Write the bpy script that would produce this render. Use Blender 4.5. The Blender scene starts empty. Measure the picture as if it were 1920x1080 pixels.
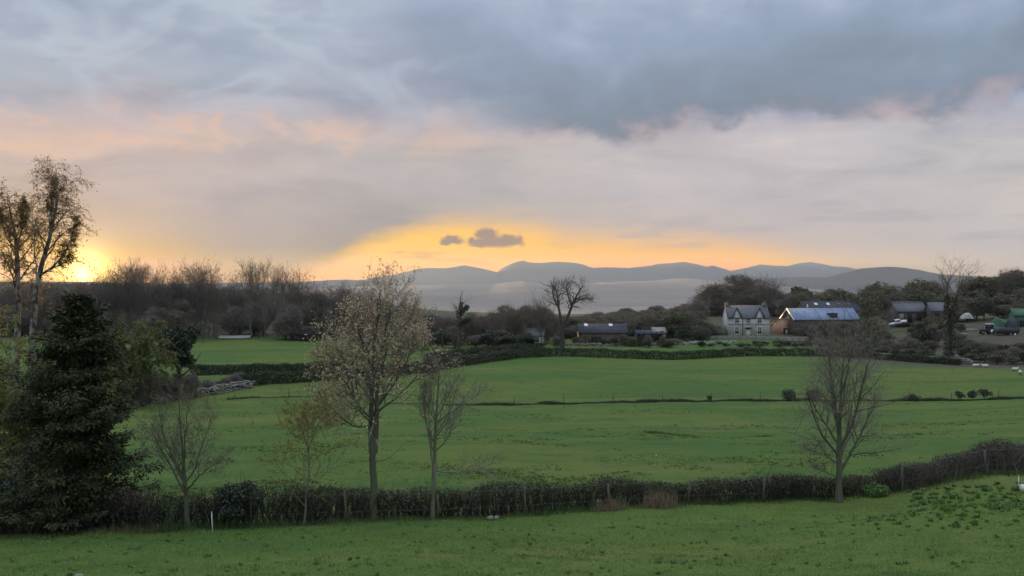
import bpy, math
import numpy as np

# ------------------------------------------------------------------ camera, sky, sun, exposure
scene = bpy.context.scene
COL = scene.collection
F, CX, CY, CAMZ = 1850.0, 960.0, 540.0, 9.5      # focal length in photo pixels, centre, eye height
EXPO = 1.0
K = 2.0 ** -EXPO
SIG = 3.6e-5                                     # haze density per metre
BOX_R, BOX_TOP = 19000.0, 500.0
SUN_AZ, SUN_EL = math.atan((158 - CX) / F), math.radians(1.0)

cam_d = bpy.data.cameras.new("camera")
cam_d.sensor_width = 36.0
cam_d.lens = F / 1920.0 * 36.0
cam_d.clip_start, cam_d.clip_end = 0.5, 120000.0
cam = bpy.data.objects.new("camera", cam_d)
COL.objects.link(cam)
cam.location = (0, 0, CAMZ)
cam.rotation_euler = (math.radians(90), 0, 0)
scene.camera = cam

scene.view_settings.view_transform = 'Standard'
scene.view_settings.look = 'None'
scene.view_settings.exposure = EXPO
scene.view_settings.gamma = 1.0
scene.view_settings.use_curve_mapping = False
scene.render.engine = 'CYCLES'
cy = scene.cycles
cy.use_denoising = True
cy.max_bounces = 5
cy.diffuse_bounces = 3
cy.volume_bounces = 0
cy.transparent_max_bounces = 4
cy.use_adaptive_sampling = True
cy.adaptive_threshold = 0.015


def lin(c):
    return [((v / 255) / 12.92 if v / 255 <= 0.04045 else ((v / 255 + 0.055) / 1.055) ** 2.4) for v in c]


class NG:
    """small helper for writing node trees"""
    def __init__(self, tree):
        self.t = tree
        tree.nodes.clear()

    def n(self, typ, **props):
        nd = self.t.nodes.new(typ)
        for k, v in props.items():
            setattr(nd, k, v)
        return nd

    def put(self, sock, v):
        if isinstance(v, bpy.types.NodeSocket):
            self.t.links.new(v, sock)
        elif isinstance(v, (tuple, list)) and len(v) == 3 and sock.type == 'RGBA':
            sock.default_value = (*v, 1)
        else:
            sock.default_value = v

    def m(self, op, a, b=None, c=None, clamp=False):
        nd = self.n('ShaderNodeMath', operation=op, use_clamp=clamp)
        self.put(nd.inputs[0], a)
        if b is not None: self.put(nd.inputs[1], b)
        if c is not None: self.put(nd.inputs[2], c)
        return nd.outputs[0]

    def vm(self, op, a, b=None, scale=None):
        nd = self.n('ShaderNodeVectorMath', operation=op)
        self.put(nd.inputs[0], a)
        if b is not None: self.put(nd.inputs[1], b)
        if scale is not None: self.put(nd.inputs['Scale'], scale)
        return nd.outputs['Value'] if op in ('DOT_PRODUCT', 'LENGTH') else nd.outputs[0]

    def mix(self, f, a, b, blend='MIX', clampf=True):
        nd = self.n('ShaderNodeMix', data_type='RGBA', blend_type=blend, clamp_factor=clampf)
        self.put(nd.inputs[0], f); self.put(nd.inputs[6], a); self.put(nd.inputs[7], b)
        return nd.outputs[2]

    def rng(self, v, a, b, c=0.0, d=1.0, smooth=True):
        nd = self.n('ShaderNodeMapRange', interpolation_type='SMOOTHSTEP' if smooth else 'LINEAR')
        nd.clamp = True
        for i, x in enumerate((v, a, b, c, d)): self.put(nd.inputs[i], x)
        return nd.outputs[0]

    def noise(self, vec, scale, detail=4, rough=0.55, dist=0.0, col=False):
        nd = self.n('ShaderNodeTexNoise')
        self.put(nd.inputs['Vector'], vec)
        nd.inputs['Scale'].default_value = scale
        nd.inputs['Detail'].default_value = detail
        nd.inputs['Roughness'].default_value = rough
        nd.inputs['Distortion'].default_value = dist
        return nd.outputs[1 if col else 0]

    def ramp(self, fac, stops, interp='LINEAR'):
        nd = self.n('ShaderNodeValToRGB')
        cr = nd.color_ramp
        cr.interpolation = interp
        stops = sorted(stops, key=lambda s: s[0])
        while len(cr.elements) < len(stops): cr.elements.new(0.5)
        for e, (p, c) in zip(cr.elements, stops):
            e.position = min(max(p, 0), 1)
            e.color = (*c, 1)
        self.put(nd.inputs[0], fac)
        return nd.outputs[0]

    def curve(self, fac, pts):
        """piecewise linear function through pts (x in 0..1, y in 0..1)"""
        st = [(x, (y, y, y)) for x, y in pts]
        return self.ramp(fac, st, 'EASE' if False else 'LINEAR')


def build_world():
    w = bpy.data.worlds.new("World")
    scene.world = w
    w.use_nodes = True
    g = NG(w.node_tree)
    out = g.n('ShaderNodeOutputWorld')
    bg = g.n('ShaderNodeBackground')
    co = g.n('ShaderNodeTexCoord')
    D = co.outputs['Generated']
    sep = g.n('ShaderNodeSeparateXYZ')
    g.put(sep.inputs[0], D)
    x, y, z = sep.outputs
    hyp = g.m('SQRT', g.m('ADD', g.m('MULTIPLY', x, x), g.m('MULTIPLY', y, y)))
    hyp = g.m('MAXIMUM', hyp, 1e-4)
    t = g.m('DIVIDE', z, hyp)                      # tangent of elevation
    az = g.m('ARCTAN2', x, y)

    def AZ(px): return math.atan((px - CX) / F)

    def T(px, py): return (CY - py) / F * math.cos(AZ(px))
    # cloud noise: stretched along the horizon
    st = g.vm('MULTIPLY', D, (1.0, 1.0, 2.4))
    wn = g.noise(st, 5.0, 3, 0.55, col=True)
    wsep = g.n('ShaderNodeSeparateXYZ'); g.put(wsep.inputs[0], wn)
    w1 = g.m('SUBTRACT', wsep.outputs[0], 0.5)
    w2 = g.m('SUBTRACT', wsep.outputs[1], 0.5)
    fine = g.noise(st, 19.0, 4, 0.6)
    fine0 = g.m('SUBTRACT', fine, 0.5)
    # the warp fades out near the horizon, where clouds are far and flat
    up = g.rng(t, 0.02, 0.12)
    azw = g.m('ADD', az, g.m('MULTIPLY', g.m('MULTIPLY', w1, 0.22), up))
    tw = g.m('ADD', t, g.m('MULTIPLY', g.m('ADD', g.m('MULTIPLY', w2, 0.075), g.m('MULTIPLY', fine0, 0.035)), up))
    LO, HI = -0.02, 0.32
    el = g.rng(tw, LO, HI, smooth=False)
    ys = [0, 60, 120, 180, 230, 270, 300, 360, 420, 460, 490, 525]
    cols = {
        0: [(156,170,190),(168,180,197),(166,177,191),(180,177,184),(200,182,178),(212,186,170),(192,178,174),(196,177,165),(207,180,152),(236,190,118),(250,198,98),(250,198,88)],
        240: [(160,174,194),(166,178,194),(168,178,192),(176,175,186),(190,178,182),(206,184,174),(188,177,176),(189,176,172),(198,177,160),(212,180,142),(232,184,118),(242,188,100)],
        480: [(176,189,205),(171,183,199),(166,177,194),(172,174,188),(182,175,182),(196,181,176),(186,177,178),(182,175,177),(178,169,168),(178,166,160),(196,174,152),(220,180,130)],
        720: [(178,190,206),(168,180,201),(158,170,190),(160,167,184),(178,174,184),(194,180,178),(183,178,180),(180,175,177),(164,160,163),(160,153,152),(182,162,142),(215,178,126)],
        960: [(164,178,206),(158,170,198),(150,164,190),(146,158,182),(170,168,178),(196,182,180),(188,182,182),(183,178,180),(188,176,168),(204,178,156),(225,185,140),(240,190,130)],
        1200: [(150,168,198),(148,166,196),(142,158,190),(140,152,180),(178,172,180),(190,184,188),(192,187,190),(190,184,188),(194,182,178),(206,182,166),(218,186,158),(230,188,140)],
        1440: [(166,180,206),(164,178,206),(154,168,198),(158,162,184),(188,182,188),(196,190,194),(194,188,192),(190,184,188),(188,180,182),(202,184,174),(218,190,166),(224,190,160)],
        1680: [(160,174,204),(154,168,198),(146,160,190),(146,156,182),(182,178,186),(190,186,192),(190,186,190),(190,185,188),(190,184,186),(192,183,183),(204,188,174),(212,190,168)],
        1920: [(158,172,204),(150,164,200),(146,158,190),(160,168,188),(186,184,190),(190,188,192),(191,190,192),(196,190,190),(194,189,190),(188,183,186),(196,186,182),(204,188,174)],
    }
    side = [(170,182,202),(170,182,202),(168,178,198),(172,178,194),(182,182,192),(190,186,190),(190,186,190),(190,186,190),(190,185,188),(192,186,188),(196,188,188),(198,190,188)]
    pxs = sorted(cols)
    AZs = {px: AZ(px) for px in pxs}
    cols[-9999] = side; cols[9999] = side
    AZs[-9999], AZs[9999] = -1.0, 1.0
    pxs = [-9999] + pxs + [9999]
    base = None
    for i, px in enumerate(pxs):
        stops = [((T(min(max(px, 0), 1920), yy) - LO) / (HI - LO), lin(c)) for yy, c in zip(ys, cols[px])]
        r = g.ramp(el, stops)
        base = r if base is None else g.mix(g.rng(azw, AZs[pxs[i - 1]], AZs[px]), base, r)

    def azcurve(pts, azs, dt=0.0, lo=-0.05, hi=0.35):
        """tan(elevation) of a line through photo points, as a function of azimuth"""
        a0, a1 = AZ(-200), AZ(2120)
        f = g.rng(azs, a0, a1, smooth=False)
        st_ = [((AZ(px) - a0) / (a1 - a0), (T(px, py) - lo) / (hi - lo)) for px, py in pts]
        v = g.n('ShaderNodeSeparateColor'); g.put(v.inputs[0], g.curve(f, st_))
        return g.m('MULTIPLY_ADD', v.outputs[0], hi - lo, lo + dt)

    # soft mottling of the veil
    mott = g.noise(g.vm('MULTIPLY', D, (1, 1, 4.0)), 9.0, 4, 0.6, 0.6)
    base = g.mix(g.m('MULTIPLY', up, 0.95), base, g.mix(1.0, base, g.ramp(mott, [(0.3, (0.84, 0.87, 0.9)), (0.5, (1, 1, 1)), (0.72, (1.14, 1.1, 1.07))]), 'MULTIPLY'))
    rn = g.noise(g.vm('ADD', g.vm('MULTIPLY', D, (1, 1, 2.6)), (4.0, 1.0, 2.0)), 5.5, 3, 0.5, 0.8)
    rim = g.m('MULTIPLY', g.rng(g.m('ABSOLUTE', g.m('SUBTRACT', rn, 0.5)), 0.07, 0.0), g.m('MULTIPLY', g.rng(t, 0.12, 0.22), 0.5))
    base = g.mix(rim, base, lin((186, 198, 212)))
    dk = g.m('MULTIPLY', g.rng(rn, 0.54, 0.68), g.m('MULTIPLY', g.rng(t, 0.14, 0.24), 0.55))
    base = g.mix(dk, base, lin((148, 163, 186)))
    # peach-lit puffs low on the left
    pn = g.noise(g.vm('ADD', g.vm('MULTIPLY', D, (1, 1, 1.7)), (3.1, 0, 0)), 24.0, 4, 0.6, 0.5)
    pband = g.m('MULTIPLY', g.rng(t, 0.122, 0.14), g.rng(t, 0.20, 0.15))
    paz = g.m('MULTIPLY', g.rng(az, AZ(1150), AZ(500)), g.rng(az, -1.0, -0.6))
    pk = g.m('MULTIPLY', g.m('MULTIPLY', g.rng(pn, 0.47, 0.62), pband), paz)
    base = g.mix(g.m('MULTIPLY', pk, 0.6), base, lin((220, 188, 170)))
    # grey puffs between them
    gn = g.noise(g.vm('ADD', g.vm('MULTIPLY', D, (1, 1, 2.0)), (0, 5.0, 2.0)), 13.0, 3, 0.55, 0.3)
    gk = g.m('MULTIPLY', g.m('MULTIPLY', g.rng(gn, 0.5, 0.66), g.rng(t, 0.15, 0.19)), 0.5)
    base = g.mix(gk, base, lin((152, 164, 184)))

    # the blue-grey cloud bank on the right with its ragged lower edge
    edge = azcurve([(500, 40), (640, 120), (760, 190), (860, 228), (940, 252), (1080, 272), (1200, 268), (1260, 254), (1350, 240),
                    (1450, 214), (1530, 226), (1620, 234), (1720, 236), (1790, 220), (1850, 196), (1920, 184), (2100, 170)], az)
    en = g.noise(g.vm('MULTIPLY', D, (1, 1, 1.6)), 22.0, 4, 0.6, 0.3)
    en0 = g.m('SUBTRACT', en, 0.5)
    dist = g.m('ADD', g.m('SUBTRACT', t, edge), g.m('MULTIPLY', en0, 0.065))
    bfade = g.rng(azw, AZ(480), AZ(1120))
    bsoft = g.rng(az, AZ(800), AZ(1080), 0.075, 0.02)
    bmask = g.m('MULTIPLY', g.rng(g.m('DIVIDE', dist, bsoft), -0.3, 1.0), g.m('MULTIPLY', bfade, g.rng(t, 0.5, 0.34)))
    bn = g.noise(g.vm('ADD', g.vm('MULTIPLY', D, (1, 1, 1.9)), (1.3, 2.2, 0.4)), 7.0, 4, 0.55, 0.5)
    bfac = g.m('ADD', g.rng(dist, 0.0, 0.16, smooth=False), g.m('MULTIPLY', g.m('SUBTRACT', bn, 0.5), 1.0))
    bcol = g.ramp(bfac, [(0.0, lin((134, 141, 156))), (0.12, lin((128, 141, 158))), (0.4, lin((137, 152, 172))), (0.7, lin((152, 167, 192))), (1.0, lin((172, 186, 208)))])
    # pinkish light caught on the underside
    fn = g.noise(g.vm('ADD', g.vm('MULTIPLY', D, (1, 1, 1.2)), (7, 1, 0)), 16.0, 3, 0.6)
    fr = g.m('MULTIPLY', g.m('MULTIPLY', g.rng(dist, 0.034, 0.004), g.rng(fn, 0.44, 0.66)), 0.65)
    bcol = g.mix(fr, bcol, lin((196, 174, 176)))
    sky = g.mix(bmask, base, bcol)

    # the clear gap over the fells
    gap = azcurve([(430, 540), (520, 522), (565, 504), (620, 480), (700, 441), (770, 418), (850, 404), (940, 404), (1000, 411), (1060, 426), (1160, 436),
                   (1280, 442), (1400, 456), (1480, 474), (1560, 492), (1700, 512), (1900, 530)], az)
    gnz = g.noise(g.vm('MULTIPLY', D, (1, 1, 3.0)), 26.0, 3, 0.55)
    gd = g.m('ADD', g.m('SUBTRACT', gap, t), g.m('MULTIPLY', g.m('SUBTRACT', gnz, 0.5), 0.02))
    gw = g.rng(az, AZ(700), AZ(1200), 0.019, 0.034)
    gmask = g.rng(g.m('DIVIDE', gd, gw), -0.5, 1.0)
    gm2 = g.m('MULTIPLY', gmask, g.rng(az, AZ(1750), AZ(1330)))
    gcolL = g.ramp(g.rng(t, 0.0, 0.08, smooth=False), [(0.0, lin((255, 190, 90))), (0.35, lin((255, 204, 104))), (0.7, lin((255, 203, 116))), (1.0, lin((240, 190, 132)))])
    gcolR = g.ramp(g.rng(t, 0.0, 0.08, smooth=False), [(0.0, lin((255, 182, 104))), (0.35, lin((255, 194, 118))), (0.7, lin((240, 190, 138))), (1.0, lin((215, 184, 158)))])
    gcol = g.mix(g.rng(az, AZ(800), AZ(1250)), gcolL, gcolR)
    sky = g.mix(gm2, sky, gcol)
    # thin pale streaks in the gap
    sn = g.noise(g.vm('MULTIPLY', D, (1, 1, 9.0)), 14.0, 4, 0.5)
    sm = g.m('MULTIPLY', g.m('MULTIPLY', g.rng(sn, 0.56, 0.7), gm2), g.m('MULTIPLY', g.rng(t, 0.05, 0.035), 0.5))
    sky = g.mix(sm, sky, lin((214, 172, 128)))
    # faint grey streaks over the right-hand veil
    sn2 = g.noise(g.vm('ADD', g.vm('MULTIPLY', D, (1, 1, 8.0)), (2, 3, 1)), 9.0, 3, 0.55)
    sm2 = g.m('MULTIPLY', g.m('MULTIPLY', g.rng(sn2, 0.54, 0.66), g.rng(az, AZ(900), AZ(1150))), g.m('MULTIPLY', g.m('MULTIPLY', g.rng(t, 0.13, 0.10), g.rng(t, 0.03, 0.05)), 0.5))
    sky = g.mix(sm2, sky, lin((172, 168, 176)))

    # two small dark clouds and wisps floating in the gap
    cn = g.noise(g.vm('MULTIPLY', D, (1, 1, 1.3)), 75.0, 5, 0.6)
    cn0 = g.m('SUBTRACT', cn, 0.5)
    cm = None
    for px, py, rx, ry in [(931, 454, 54, 12), (914, 441, 24, 17), (955, 451, 30, 13), (903, 455, 24, 11), (848, 450, 23, 13), (838, 454, 15, 9), (884, 452, 8, 8)]:
        dx = g.m('MULTIPLY', g.m('SUBTRACT', az, AZ(px)), F / rx)
        dy = g.m('MULTIPLY', g.m('SUBTRACT', t, T(px, py)), F / ry)
        # flat base: squash what lies below
        r2 = g.m('SQRT', g.m('ADD', g.m('MULTIPLY', dx, dx), g.m('MULTIPLY', dy, dy)))
        k = g.m('SUBTRACT', 1.0, r2)
        cm = k if cm is None else g.m('MAXIMUM', cm, k)
    cmask = g.rng(g.m('ADD', cm, g.m('MULTIPLY', cn0, 1.9)), -0.15, 0.40)
    ccol = g.ramp(g.m('ADD', cm, cn0), [(0.0, lin((192, 160, 134))), (0.5, lin((154, 140, 140)))])
    sky = g.mix(g.m('MULTIPLY', cmask, 0.93), sky, ccol)
    wm = None
    for px, py, rx, ry in [(745, 473, 22, 4), (800, 475, 55, 4), (790, 481, 40, 4)]:
        dx = g.m('MULTIPLY', g.m('SUBTRACT', az, AZ(px)), F / rx)
        dy = g.m('MULTIPLY', g.m('SUBTRACT', t, T(px, py)), F / ry)
        k = g.m('SUBTRACT', 1.0, g.m('SQRT', g.m('ADD', g.m('MULTIPLY', dx, dx), g.m('MULTIPLY', dy, dy))))
        wm = k if wm is None else g.m('MAXIMUM', wm, k)
    wmask = g.rng(g.m('ADD', wm, g.m('MULTIPLY', cn0, 1.6)), -0.1, 0.6)
    sky = g.mix(g.m('MULTIPLY', wmask, 0.6), sky, lin((222, 172, 122)))

    # the setting sun and its glow
    sd = (math.sin(SUN_AZ) * math.cos(SUN_EL), math.cos(SUN_AZ) * math.cos(SUN_EL), math.sin(SUN_EL) - 0.004)
    ang = g.m('ARCCOSINE', g.m('MINIMUM', g.vm('DOT_PRODUCT', D, sd), 1.0))
    gl = g.m('EXPONENT', g.m('MULTIPLY', ang, -46.0))
    gl2 = g.m('EXPONENT', g.m('MULTIPLY', ang, -120.0))
    glow = g.mix(1.0, g.mix(1.0, (0.50, 0.30, 0.05), g.n_gray(gl), 'MULTIPLY'), g.mix(1.0, (9.0, 6.5, 2.6), g.n_gray(gl2), 'MULTIPLY'), 'ADD')
    sky = g.mix(1.0, sky, glow, 'ADD')

    # overhead: the cloud deck goes on, a little brighter towards the zenith as cloudy skies are
    zen = g.rng(t, 0.30, 1.7)
    zn = g.noise(D, 4.0, 2, 0.55)
    zcol = g.mix(1.0, lin((196, 207, 222)), g.ramp(zn, [(0.3, (0.9, 0.9, 0.92)), (0.7, (1.1, 1.1, 1.08))]), 'MULTIPLY')
    sky = g.mix(zen, sky, g.mix(1.0, zcol, (2.2, 2.2, 2.2), 'MULTIPLY'))
    # what the haze takes away on the way to the eye
    path = g.m('MINIMUM', g.m('DIVIDE', BOX_TOP, g.m('MAXIMUM', t, 0.004)), BOX_R)
    trans = g.m('EXPONENT', g.m('MULTIPLY', path, -SIG))
    AIR = AIRLIGHT
    air = g.mix(1.0, AIR, g.n_gray(g.m('SUBTRACT', 1.0, trans)), 'MULTIPLY')
    obs = g.mix(1.0, sky, air, 'SUBTRACT')
    obs = g.vm('MAXIMUM', obs, (0.01, 0.01, 0.01))
    obs = g.vm('SCALE', obs, scale=g.m('DIVIDE', K, trans))
    # clear air above the clouds shines through a little
    nis = g.n('ShaderNodeTexSky', sky_type='NISHITA')
    nis.sun_disc = False
    nis.sun_elevation = SUN_EL
    nis.sun_rotation = SUN_AZ
    nis.dust_density = 3.0
    nsc = g.vm('SCALE', nis.outputs[0], scale=0.002)
    g.put(bg.inputs['Color'], g.vm('ADD', obs, nsc))
    bg.inputs['Strength'].default_value = 1.0
    w.cycles.sampling_method = 'MANUAL'
    w.cycles.sample_map_resolution = 256
    g.t.links.new(bg.outputs[0], out.inputs['Surface'])


def _gray(self, v):
    nd = self.n('ShaderNodeCombineColor')
    for i in range(3): self.put(nd.inputs[i], v)
    return nd.outputs[0]


NG.n_gray = _gray
AIRLIGHT = (0.55, 0.56, 0.585)
build_world()

sun_d = bpy.data.lights.new("sun", 'SUN')
sun_d.energy = 5.0
sun_d.angle = math.radians(0.5)
sun_d.color = (1.0, 0.62, 0.28)
sun = bpy.data.objects.new("sun", sun_d)
COL.objects.link(sun)
sun.rotation_euler = (math.radians(90) - SUN_EL, 0, -SUN_AZ + math.pi)

# ------------------------------------------------------------------ materials
MATS = {}


def pmat(name, base, alt=None, scale=3.0, detail=4, lo=0.35, hi=0.65, rough=0.85, spec=0.2, bump=0.0, bscale=None, stretch=None,
         third=None, tscale=0.4, metallic=0.0, transl=0.0, coord='Object'):
    m = bpy.data.materials.new(name)
    m.use_nodes = True
    g = NG(m.node_tree)
    out = g.n('ShaderNodeOutputMaterial')
    b = g.n('ShaderNodeBsdfPrincipled')
    co = g.n('ShaderNodeTexCoord')
    v = co.outputs[coord]
    if stretch: v = g.vm('MULTIPLY', v, stretch)
    c = base
    if alt is not None:
        c = g.mix(g.rng(g.noise(v, scale, detail, 0.6), lo, hi), base, alt)
    if third is not None:
        c = g.mix(g.rng(g.noise(g.vm('ADD', v, (11, 3, 7)), tscale, 4, 0.6), 0.48, 0.66), c, third)
    g.put(b.inputs['Base Color'], c)
    b.inputs['Roughness'].default_value = rough
    b.inputs['Specular IOR Level'].default_value = spec
    b.inputs['Metallic'].default_value = metallic
    if bump:
        bp = g.n('ShaderNodeBump')
        bp.inputs['Strength'].default_value = bump
        bp.inputs['Distance'].default_value = 0.05
        g.put(bp.inputs['Height'], g.noise(v, bscale or scale * 3, 5, 0.6))
        g.put(b.inputs['Normal'], bp.outputs[0])
    sh = b.outputs[0]
    if transl:
        tr = g.n('ShaderNodeBsdfTranslucent')
        g.put(tr.inputs[0], c)
        mx = g.n('ShaderNodeMixShader')
        mx.inputs[0].default_value = transl
        g.t.links.new(b.outputs[0], mx.inputs[1]); g.t.links.new(tr.outputs[0], mx.inputs[2])
        sh = mx.outputs[0]
    g.t.links.new(sh, out.inputs['Surface'])
    MATS[name] = m
    return m


pmat('bark_grey', (0.155, 0.138, 0.118), (0.09, 0.08, 0.07), 6, bump=0.6, stretch=(1, 1, 0.25), third=(0.11, 0.125, 0.07), tscale=1.2)
pmat('bark_pale', (0.27, 0.25, 0.215), (0.16, 0.145, 0.125), 5, bump=0.4, stretch=(1, 1, 0.4), third=(0.15, 0.155, 0.09), tscale=0.8)
pmat('bark_birch', (0.30, 0.27, 0.24), (0.07, 0.05, 0.04), 4, lo=0.45, hi=0.62, stretch=(1, 1, 0.5))
pmat('bark_dark', (0.085, 0.073, 0.066), (0.05, 0.044, 0.04), 6)
pmat('twig_brown', (0.19, 0.152, 0.128), (0.125, 0.107, 0.096), 0.6, third=(0.195, 0.168, 0.122), tscale=0.15)
pmat('twig_grey', (0.235, 0.205, 0.17), (0.15, 0.133, 0.115), 1.2)
pmat('twig_olive', (0.185, 0.165, 0.112), (0.135, 0.12, 0.088), 0.5)
pmat('twig_bronze', (0.16, 0.115, 0.06), (0.11, 0.08, 0.045), 1.0)
pmat('twig_birch', (0.20, 0.135, 0.08), (0.12, 0.085, 0.055), 1.0, transl=0.2)
pmat('twig_pale', (0.25, 0.22, 0.175), (0.17, 0.15, 0.125), 1.2)
pmat('leaf_bud', (0.64, 0.50, 0.31), (0.44, 0.36, 0.19), 9, rough=0.6, third=(0.60, 0.44, 0.32), tscale=0.8, transl=0.25)
pmat('leaf_bronze', (0.30, 0.235, 0.065), (0.20, 0.16, 0.05), 8, transl=0.3)
pmat('leaf_birch', (0.28, 0.20, 0.075), (0.17, 0.125, 0.05), 6, transl=0.6)
pmat('leaf_willow', (0.19, 0.20, 0.072), (0.125, 0.14, 0.052), 1.1, third=(0.20, 0.19, 0.085), tscale=0.5, transl=0.25)
pmat('leaf_conifer', (0.030, 0.044, 0.018), (0.058, 0.074, 0.030), 3.2, third=(0.095, 0.082, 0.042), tscale=2.2, rough=0.7)
pmat('leaf_ivy', (0.028, 0.043, 0.025), (0.045, 0.055, 0.032), 2.0, rough=0.5)
pmat('leaf_holly', (0.026, 0.036, 0.022), (0.045, 0.058, 0.036), 5.0, rough=0.4, spec=0.5)
pmat('leaf_hedge', (0.046, 0.052, 0.031), (0.078, 0.08, 0.044), 3.0, third=(0.115, 0.092, 0.066), tscale=0.35, rough=0.6)
pmat('leaf_hedge_brown', (0.085, 0.07, 0.054), (0.055, 0.05, 0.036), 3.0, third=(0.06, 0.07, 0.04), tscale=0.4, rough=0.7)
pmat('leaf_hedge_far', (0.045, 0.058, 0.034), (0.07, 0.08, 0.045), 0.8, third=(0.085, 0.075, 0.055), tscale=0.12)
pmat('leaf_olive', (0.155, 0.152, 0.085), (0.11, 0.112, 0.065), 0.5, third=(0.155, 0.135, 0.10), tscale=0.2)
pmat('leaf_dark', (0.082, 0.092, 0.062), (0.105, 0.112, 0.074), 0.7)
pmat('bracken', (0.30, 0.225, 0.15), (0.20, 0.15, 0.10), 5)
pmat('grass_blade', (0.17, 0.27, 0.068), (0.22, 0.295, 0.08), 0.35, third=(0.13, 0.225, 0.062), tscale=0.12, rough=0.6, transl=0.2)
pmat('weed_leaf', (0.115, 0.205, 0.056), (0.18, 0.26, 0.072), 1.5, rough=0.5, third=(0.095, 0.175, 0.065), tscale=0.6, transl=0.15)
pmat('grass_rough', (0.05, 0.085, 0.028), (0.085, 0.12, 0.04), 0.7, third=(0.12, 0.12, 0.055), tscale=0.3)
pmat('straw', (0.20, 0.20, 0.08), (0.13, 0.155, 0.055), 0.5)
pmat('tussock', (0.075, 0.115, 0.036), (0.055, 0.09, 0.03), 0.7)
pmat('stone', (0.30, 0.28, 0.26), (0.18, 0.165, 0.15), 2.5, bump=0.4, third=(0.20, 0.20, 0.14), tscale=0.8)
pmat('stone_pale', (0.42, 0.41, 0.40), (0.28, 0.27, 0.26), 2.5, bump=0.3)
pmat('render_wall', (0.55, 0.525, 0.51), (0.48, 0.455, 0.44), 0.9, third=(0.40, 0.385, 0.37), tscale=0.5)
pmat('stone_wall_brown', (0.13, 0.105, 0.092), (0.08, 0.068, 0.06), 2.0, bump=0.5, third=(0.105, 0.09, 0.07), tscale=0.5)
pmat('stone_wall_warm', (0.48, 0.29, 0.19), (0.33, 0.20, 0.135), 2.5, bump=0.5)  # orange evening sun on the lean-to wall is mixed into the colour
pmat('slate', (0.125, 0.13, 0.145), (0.09, 0.094, 0.105), 1.2, rough=0.7, spec=0.25, stretch=(1, 1, 5))
pmat('slate_blue', (0.20, 0.255, 0.385), (0.15, 0.195, 0.30), 0.6, rough=0.6, spec=0.3, stretch=(2.5, 1, 0.6))  # blue slate with the sky's pale reflection mixed into its colour
pmat('slate_dark', (0.062, 0.063, 0.078), (0.048, 0.05, 0.058), 1.0, rough=0.85, spec=0.15)
pmat('white_paint', (0.74, 0.73, 0.70), (0.62, 0.61, 0.58), 3, rough=0.4)
pmat('verge_board', (0.86, 0.80, 0.62), (0.80, 0.74, 0.56), 3, rough=0.3, spec=0.6)  # pale board yellowed so its colour carries the low sun's gold
pmat('dark_paint', (0.022, 0.02, 0.026), (0.035, 0.03, 0.036), 3, rough=0.5)
pmat('glass_dark', (0.02, 0.022, 0.027), (0.03, 0.032, 0.036), 1.0, rough=0.06, spec=0.7)
pmat('opening', (0.016, 0.014, 0.015), (0.024, 0.021, 0.02), 1.0)  # near-black panels; inner shade of openings painted onto solid walls
pmat('skylight', (0.75, 0.78, 0.82), (0.68, 0.7, 0.75), 2, rough=0.25, spec=0.6)
pmat('car_white', (0.78, 0.79, 0.80), (0.72, 0.73, 0.74), 2, rough=0.25, spec=0.5)
pmat('rubber', (0.025, 0.025, 0.026), (0.04, 0.04, 0.04), 8, rough=0.9)
pmat('metal_grey', (0.25, 0.25, 0.26), (0.16, 0.15, 0.15), 4, rough=0.5, metallic=0.5)
pmat('machine_green', (0.05, 0.13, 0.075), (0.035, 0.095, 0.055), 3, rough=0.5)
pmat('machine_dark', (0.075, 0.07, 0.085), (0.045, 0.042, 0.05), 2, rough=0.6)
pmat('machine_red', (0.10, 0.06, 0.055), (0.07, 0.045, 0.045), 2, rough=0.6)
pmat('post_wood', (0.13, 0.115, 0.095), (0.08, 0.07, 0.06), 5, stretch=(1, 1, 0.2))
pmat('wire', (0.16, 0.155, 0.15), (0.10, 0.10, 0.10), 5, rough=0.5)
pmat('fleece', (0.62, 0.58, 0.50), (0.48, 0.45, 0.38), 6, bump=0.4)
pmat('sheep_face', (0.30, 0.27, 0.24), (0.20, 0.18, 0.16), 6)
pmat('plastic_white', (0.72, 0.73, 0.70), (0.62, 0.64, 0.60), 5, rough=0.4)
pmat('track', (0.20, 0.18, 0.155), (0.14, 0.125, 0.105), 1.0)
pmat('fell', (0.04, 0.042, 0.05), (0.06, 0.058, 0.058), 0.0012, detail=6, third=(0.032, 0.04, 0.046), tscale=0.0005)
pmat('low_hill', (0.20, 0.165, 0.15), (0.165, 0.14, 0.128), 0.0016, detail=8, third=(0.215, 0.175, 0.158), tscale=0.0007)  # paleness of the mist over the ridge is put into this colour

# ------------------------------------------------------------------ mesh helpers


def mesh_np(name, V, quads=None, tris=None, mat=None, smooth=False):
    me = bpy.data.meshes.new(name)
    V = np.asarray(V, np.float32).reshape(-1, 3)
    nq = 0 if quads is None else len(quads)
    nt = 0 if tris is None else len(tris)
    me.vertices.add(len(V)); me.vertices.foreach_set('co', V.ravel())
    me.loops.add(nq * 4 + nt * 3); me.polygons.add(nq + nt)
    li = []
    if nq: li.append(np.asarray(quads, np.int32).ravel())
    if nt: li.append(np.asarray(tris, np.int32).ravel())
    me.loops.foreach_set('vertex_index', np.concatenate(li))
    ls = np.concatenate([np.arange(nq) * 4, nq * 4 + np.arange(nt) * 3]).astype(np.int32)
    me.polygons.foreach_set('loop_start', ls)
    if smooth: me.polygons.foreach_set('use_smooth', np.ones(nq + nt, bool))
    me.update(calc_edges=True)
    if mat: me.materials.append(MATS[mat])
    return me


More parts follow.
